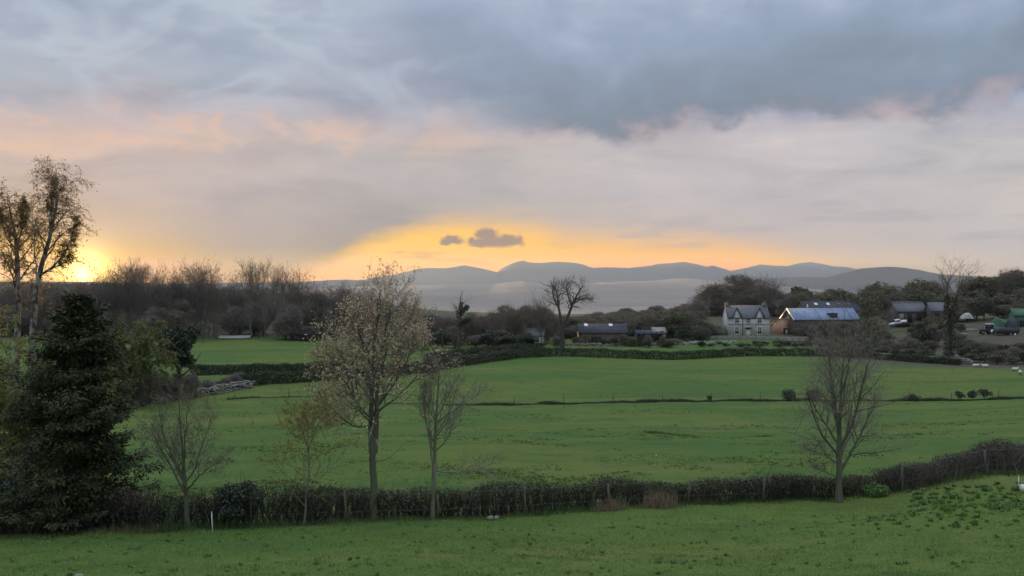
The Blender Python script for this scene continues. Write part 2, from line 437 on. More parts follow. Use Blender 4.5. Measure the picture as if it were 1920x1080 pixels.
def add(name, me, parent=None, loc=None):
    o = bpy.data.objects.new(name, me)
    COL.objects.link(o)
    if parent is not None: o.parent = parent
    if loc is not None: o.location = loc
    return o


def tag(o, label=None, cat=None, group=None, kind=None):
    if label: o['label'] = label
    if cat: o['category'] = cat
    if group: o['group'] = group
    if kind: o['kind'] = kind
    return o


def thing(name, label, cat, loc, group=None, rz=0.0):
    o = bpy.data.objects.new(name, None)
    COL.objects.link(o)
    o.location = loc
    o.rotation_euler = (0, 0, rz)
    o.empty_display_size = 0.2
    return tag(o, label, cat, group)


class Geo:
    """collects geometry for one mesh"""
    def __init__(self): self.V, self.Q, self.T, self.n = [], [], [], 0

    def put(self, V, Q=None, T=None):
        V = np.asarray(V, float).reshape(-1, 3)
        if Q is not None and len(Q): self.Q.append(np.asarray(Q, int) + self.n)
        if T is not None and len(T): self.T.append(np.asarray(T, int) + self.n)
        self.V.append(V); self.n += len(V)
        return self

    def box(self, c, s, rz=0.0, tilt=None):
        c = np.asarray(c, float); s = np.asarray(s, float) / 2
        v = np.array([[i, j, k] for i in (-1, 1) for j in (-1, 1) for k in (-1, 1)], float) * s
        if tilt is not None: v = v @ tilt.T
        if rz:
            a, b = math.cos(rz), math.sin(rz)
            v = v @ np.array([[a, b, 0], [-b, a, 0], [0, 0, 1]])
        return self.put(v + c, [[0, 1, 3, 2], [4, 6, 7, 5], [0, 4, 5, 1], [2, 3, 7, 6], [0, 2, 6, 4], [1, 5, 7, 3]])

    def prism(self, prof, y0, y1, axis='y'):
        """extrude a polygon given in (x, z) along y (or in (y, z) along x)"""
        n = len(prof)
        a = np.array([[p[0], y0, p[1]] for p in prof]); b = np.array([[p[0], y1, p[1]] for p in prof])
        V = np.vstack([a, b])
        if axis == 'x': V = V[:, [1, 0, 2]]
        Q = [[i, (i + 1) % n, n + (i + 1) % n, n + i] for i in range(n)]
        T = [[0, i + 1, i] for i in range(1, n - 1)] + [[n, n + i, n + i + 1] for i in range(1, n - 1)]
        return self.put(V, Q, T)

    def cyl(self, a, b, r0, r1=None, n=8):
        a, b = np.asarray(a, float), np.asarray(b, float)
        r1 = r0 if r1 is None else r1
        pts = np.array([[a, b]]); rad = np.array([[r0, r1]])
        V, Q, T = tubes(pts, rad, n, caps=True)
        return self.put(V, Q, T)

    def mesh(self, name, mat, smooth=False):
        V = np.vstack(self.V)
        Q = np.vstack(self.Q) if self.Q else None
        T = np.vstack(self.T) if self.T else None
        return mesh_np(name, V, Q, T, mat, smooth)

    def part(self, name, mat, parent, smooth=False):
        return add(name, self.mesh(name, mat, smooth), parent)


def unit(v): return v / np.maximum(np.linalg.norm(v, axis=-1, keepdims=True), 1e-9)


def tubes(P, R, sides=4, caps=False):
    """P (N,K,3), R (N,K) -> verts, quads, tris"""
    N, Kp, _ = P.shape
    tan = np.empty_like(P)
    tan[:, 1:-1] = P[:, 2:] - P[:, :-2]
    tan[:, 0] = P[:, 1] - P[:, 0]; tan[:, -1] = P[:, -1] - P[:, -2]
    tan = unit(tan)
    mean = unit(P[:, -1] - P[:, 0])
    ref = np.where(np.abs(mean[:, 2:3]) > 0.8, np.array([[1., 0, 0]]), np.array([[0., 0, 1.]]))[:, None, :]
    n1 = unit(np.cross(tan, np.broadcast_to(ref, tan.shape)))
    n2 = np.cross(tan, n1)
    a = np.arange(sides) / sides * 2 * math.pi
    V = P[:, :, None, :] + R[:, :, None, None] * (np.cos(a)[None, None, :, None] * n1[:, :, None, :] + np.sin(a)[None, None, :, None] * n2[:, :, None, :])
    i = np.arange(N)[:, None, None] * Kp * sides + np.arange(Kp - 1)[None, :, None] * sides
    s = np.arange(sides)[None, None, :]; s2 = (s + 1) % sides
    Q = np.stack([i + s, i + s2, i + sides + s2, i + sides + s], -1).reshape(-1, 4)
    T = None
    if caps:
        b = np.arange(N)[:, None] * Kp * sides
        k = np.arange(1, sides - 1)[None, :]
        T = np.concatenate([np.stack([b + 0 * k, b + k + 1, b + k], -1).reshape(-1, 3),
                            np.stack([b + (Kp - 1) * sides + 0 * k, b + (Kp - 1) * sides + k, b + (Kp - 1) * sides + k + 1], -1).reshape(-1, 3)])
    return V.reshape(-1, 3), Q, T


def on_branch(Pp, Rp, idx, t):
    Kp = Pp.shape[1]
    s = np.clip(t, 0, 0.9999) * (Kp - 1)
    i = s.astype(int); f = (s - i)[:, None]
    a, b = Pp[idx, i], Pp[idx, i + 1]
    return a + (b - a) * f, unit(b - a), Rp[idx, i] * (1 - f[:, 0]) + Rp[idx, i + 1] * f[:, 0]


def spawn(rng, Pp, Rp, n, t0=0.3, t1=1.0, ang=45, angv=8, lr=0.5, K_=5, trop=0.3, wig=0.15, rr=0.55, tip=0.35, prof=None, minr=0.004):
    N = Pp.shape[0]
    L = np.linalg.norm(np.diff(Pp, axis=1), axis=2).sum(1)
    idx = np.repeat(np.arange(N), n); j = np.tile(np.arange(n), N)
    t = t0 + (t1 - t0) * ((j + rng.random(N * n)) / n)
    pos, tan, rad = on_branch(Pp, Rp, idx, t)
    phi = j * 2.4 + rng.random(N)[idx] * 6.28 + rng.normal(0, 0.4, N * n)
    a = np.radians(ang + rng.normal(0, angv, N * n))
    ref = np.where(np.abs(tan[:, 2:3]) > 0.85, np.array([[1., 0, 0]]), np.array([[0., 0, 1.]]))
    n1 = unit(np.cross(tan, ref)); n2 = np.cross(tan, n1)
    d = np.cos(a)[:, None] * tan + np.sin(a)[:, None] * (np.cos(phi)[:, None] * n1 + np.sin(phi)[:, None] * n2)
    ln = L[idx] * lr * (0.7 + 0.6 * rng.random(N * n))
    if prof is not None: ln = ln * prof(t)
    P = np.empty((N * n, K_, 3)); P[:, 0] = pos
    for k in range(1, K_):
        d = unit(d + np.array([0, 0, trop / K_]) + rng.normal(0, wig, d.shape))
        P[:, k] = P[:, k - 1] + d * (ln / (K_ - 1))[:, None]
    r0 = np.maximum(rad * rr, minr)
    R = np.maximum(r0[:, None] * np.linspace(1, tip, K_)[None, :], minr * 0.6)
    return P, R


def twigs(rng, Pp, Rp, n, length, width, t0=0.1, ang=40, trop=0.2):
    """each twig a slim triangle"""
    N = Pp.shape[0]
    idx = np.repeat(np.arange(N), n)
    t = t0 + (1 - t0) * rng.random(N * n)
    pos, tan, _ = on_branch(Pp, Rp, idx, t)
    r = unit(rng.normal(size=(N * n, 3)))
    a = math.radians(ang)
    d = unit(tan * math.cos(a) + r * math.sin(a) + np.array([0, 0, trop]))
    side = unit(np.cross(d, rng.normal(size=d.shape)))
    Lp = np.linalg.norm(np.diff(Pp, axis=1), axis=2).sum(1)
    ln = length * (0.5 + rng.random(N * n))[:, None] * np.clip(Lp[idx] / max(np.percentile(Lp, 60), 1e-6), 0.12, 1.1)[:, None]
    V = np.stack([pos - side * width / 2, pos + side * width / 2, pos + d * ln], 1).reshape(-1, 3)
    return V, np.arange(len(V)).reshape(-1, 3), pos + d * ln


def leaf_quads(rng, pos, size, aspect=0.55, droop=0.0, nrm=None):
    n = len(pos)
    d = unit(rng.normal(size=(n, 3)) + np.array([0, 0, -droop]))
    s = unit(np.cross(d, rng.normal(size=(n, 3)) if nrm is None else nrm))
    sz = (size * (0.6 + 0.8 * rng.random(n)))[:, None]
    nm = np.cross(d, s) * sz * 0.12
    V = np.stack([pos, pos + d * sz * 0.5 + s * sz * aspect / 2 + nm, pos + d * sz, pos + d * sz * 0.5 - s * sz * aspect / 2 + nm], 1).reshape(-1, 3)
    return V, np.arange(n * 4).reshape(-1, 4)


def along(Pp, rng, n, t0=0.0):
    idx = rng.integers(0, Pp.shape[0], n)
    p, _, _ = on_branch(Pp, np.ones(Pp.shape[:2]), idx, t0 + (1 - t0) * rng.random(n))
    return p


def trunk_line(pts, radii, K_=14, rng=None, wob=0.0):
    pts = np.asarray(pts, float); t = np.linspace(0, 1, len(pts)); tt = np.linspace(0, 1, K_)
    # smooth with cubic-like resampling
    fine = np.linspace(0, 1, 60)
    P = np.stack([np.interp(fine, t, pts[:, k]) for k in range(3)], 1)
    for _ in range(4): P[1:-1] = 0.5 * P[1:-1] + 0.25 * (P[:-2] + P[2:])
    P = np.stack([np.interp(tt, fine, P[:, k]) for k in range(3)], 1)
    if rng is not None: P[1:] += rng.normal(0, wob, P[1:].shape)
    return P[None], np.interp(tt, np.linspace(0, 1, len(radii)), radii)[None]


def flare(P, R):
    R = R.copy(); R[:, 0] *= 1.35
    return P, R


# ------------------------------------------------------------------ the lie of the land
CTRL = [  # photo x, photo y, distance of that point of ground
    (-300, 1085, 24), (0, 1086, 24), (480, 1083, 24), (960, 1080, 24), (1440, 1076, 24), (1920, 1068, 24), (2300, 1060, 24),
    (960, 1018, 32), (1450, 1010, 32), (1800, 990, 32), (2050, 975, 33), (200, 1030, 32),
    (-300, 1010, 35), (0, 1005, 36), (300, 998, 36.5), (700, 978, 39), (960, 968, 40.5), (1300, 945, 43), (1560, 937, 45), (1700, 916, 47), (1800, 893, 48.5), (1920, 884, 50), (2300, 875, 52),
    (0, 870, 58), (500, 862, 59), (960, 857, 60), (1500, 850, 60), (1920, 830, 62),
    (200, 815, 78), (960, 811, 79), (1400, 815, 78), (1920, 795, 80),
    (0, 770, 112), (400, 762, 112), (960, 761, 113), (1400, 753, 115), (1920, 748, 117),
    (960, 706, 150), (1400, 706, 152), (1900, 702, 162),
    (400, 742, 126), (600, 724, 140), (820, 694, 165), (960, 673, 195), (1040, 668, 203), (1270, 675, 203), (1400, 668, 207), (1600, 672, 200), (1760, 684, 185), (1900, 698, 168),
    (400, 706, 155), (590, 702, 166), (480, 672, 195), (480, 638, 245), (600, 640, 245), (380, 645, 240), (200, 640, 240), (0, 640, 230), (-300, 640, 230),
    (860, 660, 212), (1140, 645, 240), (1000, 648, 232), (1280, 640, 255), (1400, 631, 272), (1550, 629, 287), (1690, 613, 292), (1850, 628, 250), (1930, 634, 240), (1850, 690, 178),
    (1350, 592, 335), (1600, 583, 345), (1800, 575, 340), (1950, 562, 335), (2300, 550, 340), (1150, 607, 450), (1000, 612, 430), (1250, 598, 430), (800, 612, 420),
    (400, 590, 380), (200, 580, 380), (0, 575, 380), (600, 603, 400),
    (250, 540, 900), (0, 536, 900), (-300, 530, 900), (450, 545, 900), (620, 560, 900), (960, 592, 900), (1250, 585, 900), (1500, 572, 900), (1800, 560, 800), (2300, 545, 900),
]
cp = np.array([[(px - CX) / F * d, d, CAMZ + (CY - py) / F * d] for px, py, d in CTRL])
extra = []
for k in range(24):           # around and behind the viewer, and the low plain far out
    a = -math.pi + k / 24 * 2 * math.pi
    if abs(a) > 0.75:
        for r, zz in ((30, 4.0), (80, 5.0), (300, 8.0), (900, 10.0)): extra.append((math.sin(a) * r, math.cos(a) * r, zz))
for k in range(-1, 2): extra.append((k * 5.0, 9.0, 4.0))
for k in range(-1, 2): extra.append((k * 3.0, 3.0, 4.6))
for k in range(36):
    a = -math.pi + k / 36 * 2 * math.pi
    for r in (2600, 4000, 8000, 20000): extra.append((math.sin(a) * r, math.cos(a) * r, -55.0))
cp = np.vstack([cp, np.array(extra)])


def uvmap(x, y): return np.arctan2(x, y) * 1.6, 0.5 * np.log(np.maximum(x * x + y * y, 1.0))


def tphi(r2): return np.where(r2 > 1e-12, 0.5 * r2 * np.log(np.maximum(r2, 1e-12)), 0.0)


cu, cv = uvmap(cp[:, 0], cp[:, 1])
_n = len(cp)
A_ = np.zeros((_n + 3, _n + 3))
A_[:_n, :_n] = tphi((cu[:, None] - cu[None]) ** 2 + (cv[:, None] - cv[None]) ** 2) + np.eye(_n) * 1e-4
A_[:_n, _n] = 1; A_[:_n, _n + 1] = cu; A_[:_n, _n + 2] = cv
A_[_n:, :_n] = A_[:_n, _n:].T
# solve for height divided by distance scale so far points do not swamp near ones
WSOL = np.linalg.solve(A_, np.concatenate([cp[:, 2], [0, 0, 0]]))


def gz(x, y):
    x = np.atleast_1d(np.asarray(x, float)); y = np.atleast_1d(np.asarray(y, float))
    shp = x.shape
    x, y = x.ravel(), y.ravel()
    out = np.empty(len(x))
    for s in range(0, len(x), 20000):
        u, v = uvmap(x[s:s + 20000], y[s:s + 20000])
        out[s:s + 20000] = tphi((u[:, None] - cu[None]) ** 2 + (v[:, None] - cv[None]) ** 2) @ WSOL[:_n] + WSOL[_n] + WSOL[_n + 1] * u + WSOL[_n + 2] * v
    r = np.hypot(x, y)
    fade = np.clip((260 - r) / 120, 0, 1)
    out += fade * (0.05 * np.sin(x * 0.83 + 1.3 * np.sin(y * 0.31)) * np.sin(y * 0.67 + 0.7 * np.sin(x * 0.43)) + 0.03 * np.sin(x * 2.1 + y * 0.9) * np.sin(y * 1.7 - x * 0.6))
    # the low bank on the right of the near meadow and the damp hollow in the field
    out += 0.55 * np.exp(-(((x - 16.5) / 4.2) ** 2 + ((y - 33.5) / 2.6) ** 2))
    out -= 0.55 * np.exp(-(((x - 17.2) / 4.0) ** 2 + ((y - 78.0) / 1.8) ** 2))
    out += 0.18 * np.exp(-(((x - 9.0) / 7.0) ** 2 + ((y - 81.0) / 1.2) ** 2))
    return out.reshape(shp)


def G(px, d, dz=0.0):
    x = (px - CX) / F * d
    return np.array([x, d, float(gz(x, d)[0]) + dz])


def top_h(px, py, d):
    """height above ground of the photo point (px, py) at distance d"""
    return CAMZ + (CY - py) / F * d - float(gz((px - CX) / F * d, d)[0])


def build_ground():
    azs = np.concatenate([np.linspace(-math.pi, -0.62, 46)[:-1], np.linspace(-0.62, 0.62, 420), np.linspace(0.62, math.pi, 46)[1:-1]])
    rs = np.concatenate([np.geomspace(2.0, 18, 14)[:-1], np.geomspace(18, 60, 120)[:-1], np.geomspace(60, 400, 150)[:-1], np.geomspace(400, 18500, 70)])
    na, nr = len(azs), len(rs)
    A, R = np.meshgrid(azs, rs)
    X, Y = np.sin(A) * R, np.cos(A) * R
    Z = gz(X, Y)
    V = np.stack([X, Y, Z], -1).reshape(-1, 3)
    i = np.arange(nr - 1)[:, None] * na; j = np.arange(na)[None, :]; j2 = (j + 1) % na
    Q = np.stack([i + j, i + na + j, i + na + j2, i + j2], -1).reshape(-1, 4)[:, ::-1]
    c = len(V)
    V = np.vstack([V, [[0, 0, float(gz(0, 0.5)[0])]]])
    T = np.stack([np.full(na, c), (np.arange(na) + 1) % na, np.arange(na)], -1)[:, ::-1]
    me = mesh_np('ground', V, Q, T, None, True)
    # what covers the ground: 0 pasture, 1 woodland floor and scrub, 2 the far plain, trodden ground
    x, y, r = V[:, 0], V[:, 1], np.hypot(V[:, 0], V[:, 1])
    px = CX + F * x / np.maximum(y, 1.0)
    wood = np.zeros(len(V))
    wood = np.maximum(wood, np.clip((r - 255) / 20, 0, 1) * (r < 2500))
    wood = np.maximum(wood, np.clip((r - 225) / 15, 0, 1) * np.clip((px - 700) / 60, 0, 1) * np.clip((1000 - px) / 60, 0, 1))
    wood = np.maximum(wood, np.clip((r - 190) / 12, 0, 1) * np.clip((px - 1560) / 50, 0, 1))
    wood = np.where((px > 1290) & (px < 1480) & (r < 290), wood * 0.25, wood)
    wood = np.maximum(wood, np.clip((r - 2000) / 600, 0, 1) * 0)
    plain = np.clip((r - 900) / 1600, 0, 1)
    for nm, a in (('wood', wood), ('plain', plain)):
        at = me.attributes.new(nm, 'FLOAT', 'POINT'); at.data.foreach_set('value', a.astype(np.float32))
    m = bpy.data.materials.new('pasture'); m.use_nodes = True
    g = NG(m.node_tree)
    out = g.n('ShaderNodeOutputMaterial'); b = g.n('ShaderNodeBsdfPrincipled')
    pos = g.n('ShaderNodeNewGeometry').outputs['Position']
    big = g.noise(pos, 0.028, 5, 0.6)
    streak = g.noise(g.vm('MULTIPLY', pos, (0.022, 0.17, 0.2)), 1.0, 6, 0.62, 0.4)
    mid = g.noise(pos, 0.35, 5, 0.65)
    fine = g.noise(pos, 5.5, 5, 0.7)
    c = g.mix(g.rng(big, 0.42, 0.56), (0.064, 0.122, 0.025), (0.097, 0.139, 0.027))
    c = g.mix(g.m('MULTIPLY', g.rng(streak, 0.52, 0.66), 0.7), c, (0.138, 0.147, 0.041))
    c = g.mix(g.m('MULTIPLY', g.rng(streak, 0.48, 0.36), 0.7), c, (0.048, 0.095, 0.023))
    c = g.mix(g.m('MULTIPLY', g.rng(mid, 0.5, 0.66), 0.5), c, (0.053, 0.095, 0.023))
    c = g.mix(g.m('MULTIPLY', g.rng(mid, 0.46, 0.34), 0.4), c, (0.121, 0.152, 0.039))
    c = g.mix(g.m('MULTIPLY', g.rng(fine, 0.5, 0.68), 0.6), c, (0.042, 0.078, 0.019))
    c = g.mix(g.m('MULTIPLY', g.rng(fine, 0.46, 0.32), 0.45), c, (0.134, 0.170, 0.047))
    aw = g.n('ShaderNodeAttribute', attribute_name='wood').outputs['Fac']
    ap = g.n('ShaderNodeAttribute', attribute_name='plain').outputs['Fac']
    wn = g.noise(pos, 0.12, 5, 0.6)
    wc = g.mix(g.rng(wn, 0.4, 0.6), (0.085, 0.092, 0.05), (0.085, 0.07, 0.055))
    c = g.mix(g.rng(g.m('ADD', aw, g.m('MULTIPLY', g.m('SUBTRACT', mid, 0.5), 0.6)), 0.35, 0.65), c, wc)
    pn = g.noise(g.vm('MULTIPLY', pos, (0.0016, 0.0022, 0.001)), 1.0, 6, 0.65)
    pc = g.mix(g.rng(pn, 0.4, 0.6), (0.24, 0.195, 0.17), (0.15, 0.135, 0.11))  # valley mist painted in as a pale, pinkish plain
    c = g.mix(ap, c, pc)
    g.put(b.inputs['Base Color'], c)
    g.put(b.inputs['Roughness'], g.rng(ap, 0.5, 0.9, 0.9, 0.7))      # the far plain is smoother; its pale colour stands in for mist
    g.put(b.inputs['Specular IOR Level'], g.rng(ap, 0.5, 0.9, 0.1, 0.25))
    bp = g.n('ShaderNodeBump'); bp.inputs['Strength'].default_value = 0.9; bp.inputs['Distance'].default_value = 0.12
    g.put(bp.inputs['Height'], g.m('ADD', g.noise(pos, 2.2, 6, 0.7), g.m('MULTIPLY', g.noise(pos, 0.5, 3, 0.5), 1.5)))
    g.put(b.inputs['Normal'], bp.outputs[0])
    g.t.links.new(b.outputs[0], out.inputs['Surface'])
    me.materials.append(m)
    o = add('ground', me)
    tag(o, 'green pasture falling away to a hazy lowland plain', kind='structure')


build_ground()


def fbm1(x, seed, n=5, f0=1.0):
    rng = np.random.default_rng(seed)
    s = np.zeros_like(x)
    for k in range(n):
        f = f0 * 2 ** k
        s += 0.5 ** k * np.sin(x * f + rng.random() * 6.28 + 1.7 * np.sin(x * f * 0.37 + rng.random() * 6.28))
    return s


def ridge(name, label, pts, dist, foot, depth, mat, seed, rough=1.0):
    """a range of hills whose skyline runs through the photo points pts at this distance"""
    pts = np.array(pts, float)
    px = np.linspace(pts[0, 0], pts[-1, 0], 360)
    py = np.interp(px, pts[:, 0], pts[:, 1])
    py += rough * 0.22 * fbm1(px * 0.12, seed, 4)
    X = (px - CX) / F * dist
    H = CAMZ + (CY - py) / F * dist - foot
    ns = 44
    s = np.linspace(-1, 0.8, ns)
    S, XX = np.meshgrid(s, X, indexing='ij')
    HH = np.broadcast_to(H, S.shape)
    prof = np.clip(1 - np.abs(S) ** 1.15, 0, 1)
    spur = 0.5 + 0.5 * np.sin(XX / (depth * 0.22) + 2.2 * np.sin(S * 3.1 + XX / depth * 1.7 + seed) + seed)
    cut = 1 - 0.30 * rough * spur * np.clip(np.abs(S) * 2.2, 0, 1) * np.clip(1.3 - np.abs(S), 0, 1)
    YY = dist + S * depth + 0.06 * depth * np.sin(XX / depth * 2.1 + seed)
    # keep the crest on its own line of sight
    k = (YY[np.abs(s).argmin()] / dist)[None, :]
    V = np.stack([XX * k, YY, foot - 3 + HH * prof * cut], -1)
    ci = np.abs(s).argmin()
    V[ci, :, 2] = CAMZ + (CY - py) / F * YY[ci]
    V[..., 2] = np.maximum(V[..., 2], foot - 3)
    n = V.shape[1]
    i = np.arange(ns - 1)[:, None] * n; j = np.arange(n - 1)[None]
    Q = np.stack([i + j, i + j + 1, i + n + j + 1, i + n + j], -1).reshape(-1, 4)
    o = add(name, mesh_np(name, V.reshape(-1, 3), Q, None, mat, True))
    return tag(o, label, kind='structure')


FELLS = [(300, 560), (500, 545), (640, 530), (700, 521), (735, 515), (750, 512), (762, 509.5), (780, 505), (802, 502), (820, 503), (840, 502.5), (858, 499.5), (872, 497.5), (886, 500), (900, 502.5), (918, 507), (932, 510.5),
         (942, 503), (950, 498), (960, 494), (975, 489.5), (982, 488), (988, 491), (1000, 492.5), (1017, 493), (1035, 491.5), (1053, 491), (1072, 492), (1090, 495), (1102, 499), (1113, 502.5), (1140, 501), (1160, 501.5), (1177, 502.5), (1192, 501),
         (1207, 500), (1220, 497.5), (1233, 495), (1255, 493.5), (1277, 491.5), (1287, 491.5), (1300, 494), (1310, 496), (1325, 500), (1337, 497.5), (1352, 502.5), (1370, 508), (1400, 520), (1460, 545), (1520, 560)]
ridge('fell_range', 'long hazy blue-grey fell range with a steep notch and humped summit', FELLS, 16000, -55, 2300, 'fell', 3)
ridge('north_fells', 'pale hazy pointed fells rising to the right of the long range',
      [(1250, 560), (1330, 522), (1373, 507), (1400, 502.5), (1412, 499), (1425, 496), (1447, 497.5), (1477, 499), (1497, 494), (1520, 491), (1538, 494), (1560, 499), (1575, 500), (1590, 501), (1600, 503), (1640, 512), (1760, 535), (1850, 560)], 17200, -55, 2000, 'fell', 8)
ridge('wooded_hill', 'rounded darker hill standing behind the farm trees',
      [(1330, 545), (1400, 530), (1450, 521), (1500, 519.5), (1547, 520.5), (1575, 514), (1600, 507.5), (1613, 503.5), (1642, 501), (1670, 500), (1700, 502.5), (1723, 506), (1742, 510), (1767, 515), (1783, 515.5), (1832, 518), (1900, 521), (2000, 523), (2200, 530), (2400, 545)], 7000, -55, 1500, 'fell', 5)
ridge('low_ridge', 'low misty ridge across the plain below the fells',
      [(560, 545), (640, 538), (720, 535.5), (782, 534.5), (855, 532.5), (930, 532.5), (955, 529), (982, 527), (1007, 529), (1060, 531), (1110, 532), (1127, 528.5), (1138, 530), (1160, 528), (1210, 527), (1240, 525), (1260, 522.5), (1280, 521.5), (1300, 525), (1360, 530), (1450, 540), (1600, 555)], 8600, -55, 4900, 'low_hill', 11, 0.02)
ridge('western_ridge', 'low hazy ridge beyond the leafless wood under the sunset',
      [(-700, 540), (-300, 532), (0, 530), (130, 528), (312, 532), (450, 530), (540, 529), (580, 527.5), (620, 525), (647, 524), (680, 526), (715, 531), (760, 540), (800, 552)], 11500, -55, 1800, 'fell', 21, 0.7)

# the air: one closed box of even, thin haze round camera and land
hz = Geo()
hz.box((0, 0, (BOX_TOP - 70) / 2), (BOX_R * 2, BOX_R * 2, BOX_TOP + 70))
hm = bpy.data.materials.new('haze'); hm.use_nodes = True
g = NG(hm.node_tree)
ho = g.n('ShaderNodeOutputMaterial'); pv = g.n('ShaderNodeVolumePrincipled')
pv.inputs['Color'].default_value = (0.68, 0.84, 1.0, 1)
pv.inputs['Density'].default_value = SIG
pv.inputs['Anisotropy'].default_value = 0.15
g.t.links.new(pv.outputs[0], ho.inputs['Volume'])
MATS['haze'] = hm
tag(hz.part('haze', 'haze', None), 'thin evening haze filling the air over the whole valley', kind='stuff')

# ------------------------------------------------------------------ trees
def tree_obj(name, label, cat, loc, parts, group=None, rz=0.0, scale=1.0):
    o = thing(name, label, cat, loc, group, rz)
    o.scale = (scale, scale, scale) if np.isscalar(scale) else tuple(scale)
    for pn_, me in parts: add(pn_, me, o)
    return o


def bare_proto(seed, h=16.0, spread=0.5, bark='bark_grey', twig='twig_brown', n1=13, n2=8, n3=6, ntw=7, fork=0.45, ang1=42, tw_w=0.022, tw_l=0.75, rad=0.017, leaf=None, nleaf=0, lsize=0.1, trop=0.45):
    """leafless broadleaf: trunk mesh (trunk, limbs, boughs) and crown mesh (fine branches and twigs)"""
    rng = np.random.default_rng(seed)
    lean = rng.normal(0, 0.05, 2) * h
    P0, R0 = trunk_line([(0, 0, -0.4), (lean[0] * 0.2, lean[1] * 0.2, h * 0.3), (lean[0] * 0.7, lean[1] * 0.7, h * 0.6), (lean[0], lean[1], h * 0.86)], [h * rad * 1.25, h * rad, h * rad * 0.6, h * rad * 0.12], 12, rng, h * 0.006)
    prof = lambda t: 0.55 + 0.9 * np.sin(np.clip((t - 0.2) / 0.8, 0, 1) * math.pi * 0.62 + 0.55) - 0.35 * np.clip(t - 0.75, 0, 1) * 2
    P1, R1 = spawn(rng, P0, R0, n1, 0.28, 0.98, ang1, 10, spread, 7, trop, 0.10, 0.55, 0.28, prof, 0.02)
    P2, R2 = spawn(rng, P1, R1, n2, 0.25, 1.0, 42, 12, 0.48, 5, 0.35, 0.13, 0.55, 0.35, None, 0.012)
    P3, R3 = spawn(rng, P2, R2, n3, 0.2, 1.0, 40, 14, 0.5, 4, 0.25, 0.16, 0.6, 0.4, None, 0.008)
    gt = Geo()
    V, Q, T = tubes(*flare(P0, R0), 8); gt.put(V, Q)
    V, Q, T = tubes(P1, R1, 5); gt.put(V, Q)
    V, Q, T = tubes(P2, R2, 3); gt.put(V, Q)
    gc = Geo()
    V, Q, T = tubes(P3, R3, 3); gc.put(V, Q)
    V, T, tips = twigs(rng, P3, R3, ntw, tw_l, tw_w); gc.put(V, None, T)
    V, T, _ = twigs(rng, P2, R2, ntw, tw_l, tw_w); gc.put(V, None, T)
    parts = [('trunk', gt.mesh('trunk', bark, True)), ('crown', gc.mesh('crown', twig))]
    if leaf:
        gl = Geo(); V, Q = leaf_quads(rng, along(P3, rng, nleaf) + rng.normal(0, 0.12, (nleaf, 3)), lsize); gl.put(V, Q)
        parts.append(('foliage', gl.mesh('foliage', leaf)))
    return parts, h


def clump_proto(seed, h=8.0, w=3.2, leaf='leaf_olive', bark='bark_dark', n=5200, lsize=0.34, lobes=26, tw=None, low=0.12):
    """leafy or densely twiggy round-headed tree: trunk with limbs and a crown of many small clumps"""
    rng = np.random.default_rng(seed)
    P0, R0 = trunk_line([(0, 0, -0.3), (rng.normal(0, .1), rng.normal(0, .1), h * 0.4), (rng.normal(0, .3), rng.normal(0, .3), h * 0.8)], [h * 0.03, h * 0.02, h * 0.008], 8)
    P1, R1 = spawn(rng, P0, R0, 9, 0.25, 0.98, 48, 10, 0.5, 5, 0.3, 0.12, 0.55, 0.3)
    gt = Geo()
    for p, r, s in ((P0, R0, 6), (P1, R1, 4)):
        V, Q, T = tubes(p, r, s); gt.put(V, Q)
    # clump centres spread through an uneven egg
    u = unit(rng.normal(size=(lobes, 3))) * (rng.random((lobes, 1)) ** 0.45)
    c = u * np.array([w, w, h * 0.5 * (1 - low)]) * 0.82 + np.array([0, 0, h * (low + (1 - low) * 0.5)])
    rr = w * (0.26 + 0.26 * rng.random(lobes))
    k = rng.integers(0, lobes, n)
    d = unit(rng.normal(size=(n, 3)))
    pos = c[k] + d * (rr[k] * (0.55 + 0.5 * rng.random(n)))[:, None] * np.array([1, 1, 0.85])
    pos = pos[pos[:, 2] > h * 0.03]
    gc = Geo()
    if tw:
        m = len(pos); dd = unit(d[:m] + rng.normal(0, 0.5, (m, 3)) + np.array([0, 0, 0.5]))
        s = unit(np.cross(dd, rng.normal(size=dd.shape)))
        V = np.stack([pos - s * tw[1] / 2, pos + s * tw[1] / 2, pos + dd * tw[0] * (0.5 + rng.random((m, 1)))], 1).reshape(-1, 3)
        gc.put(V, None, np.arange(len(V)).reshape(-1, 3))
    else:
        V, Q = leaf_quads(rng, pos, lsize, 0.7); gc.put(V, Q)
    return [('trunk', gt.mesh('trunk', bark, True)), ('crown', gc.mesh('crown', leaf))], h


def spread_hw(parts):
    me = parts[1][1]
    co = np.empty(len(me.vertices) * 3, np.float32); me.vertices.foreach_get('co', co)
    co = co.reshape(-1, 3)
    return float(np.percentile(np.abs(co[:, 0]), 97)), float(co[:, 2].max())


def proto(parts_h):
    parts, h = parts_h
    hw, top = spread_hw(parts)
    return parts, hw, top


def plant(pr, name, label, px, topy, d, halfw_px=None, group=None, rng=None, cat='tree', basey=None):
    """stand a tree at photo column px, its top at photo row topy, distance d; optional half width in photo pixels"""
    parts, hw, top = pr
    h = max(top_h(px, topy, d), 0.8)
    sz = h / top
    sx = sz if halfw_px is None else (halfw_px / F * d) / hw
    return tree_obj(name, label, cat, tuple(G(px, d)), parts, group, (rng.random() * 6.28 if rng is not None else 0.0), (sx, sx, sz))


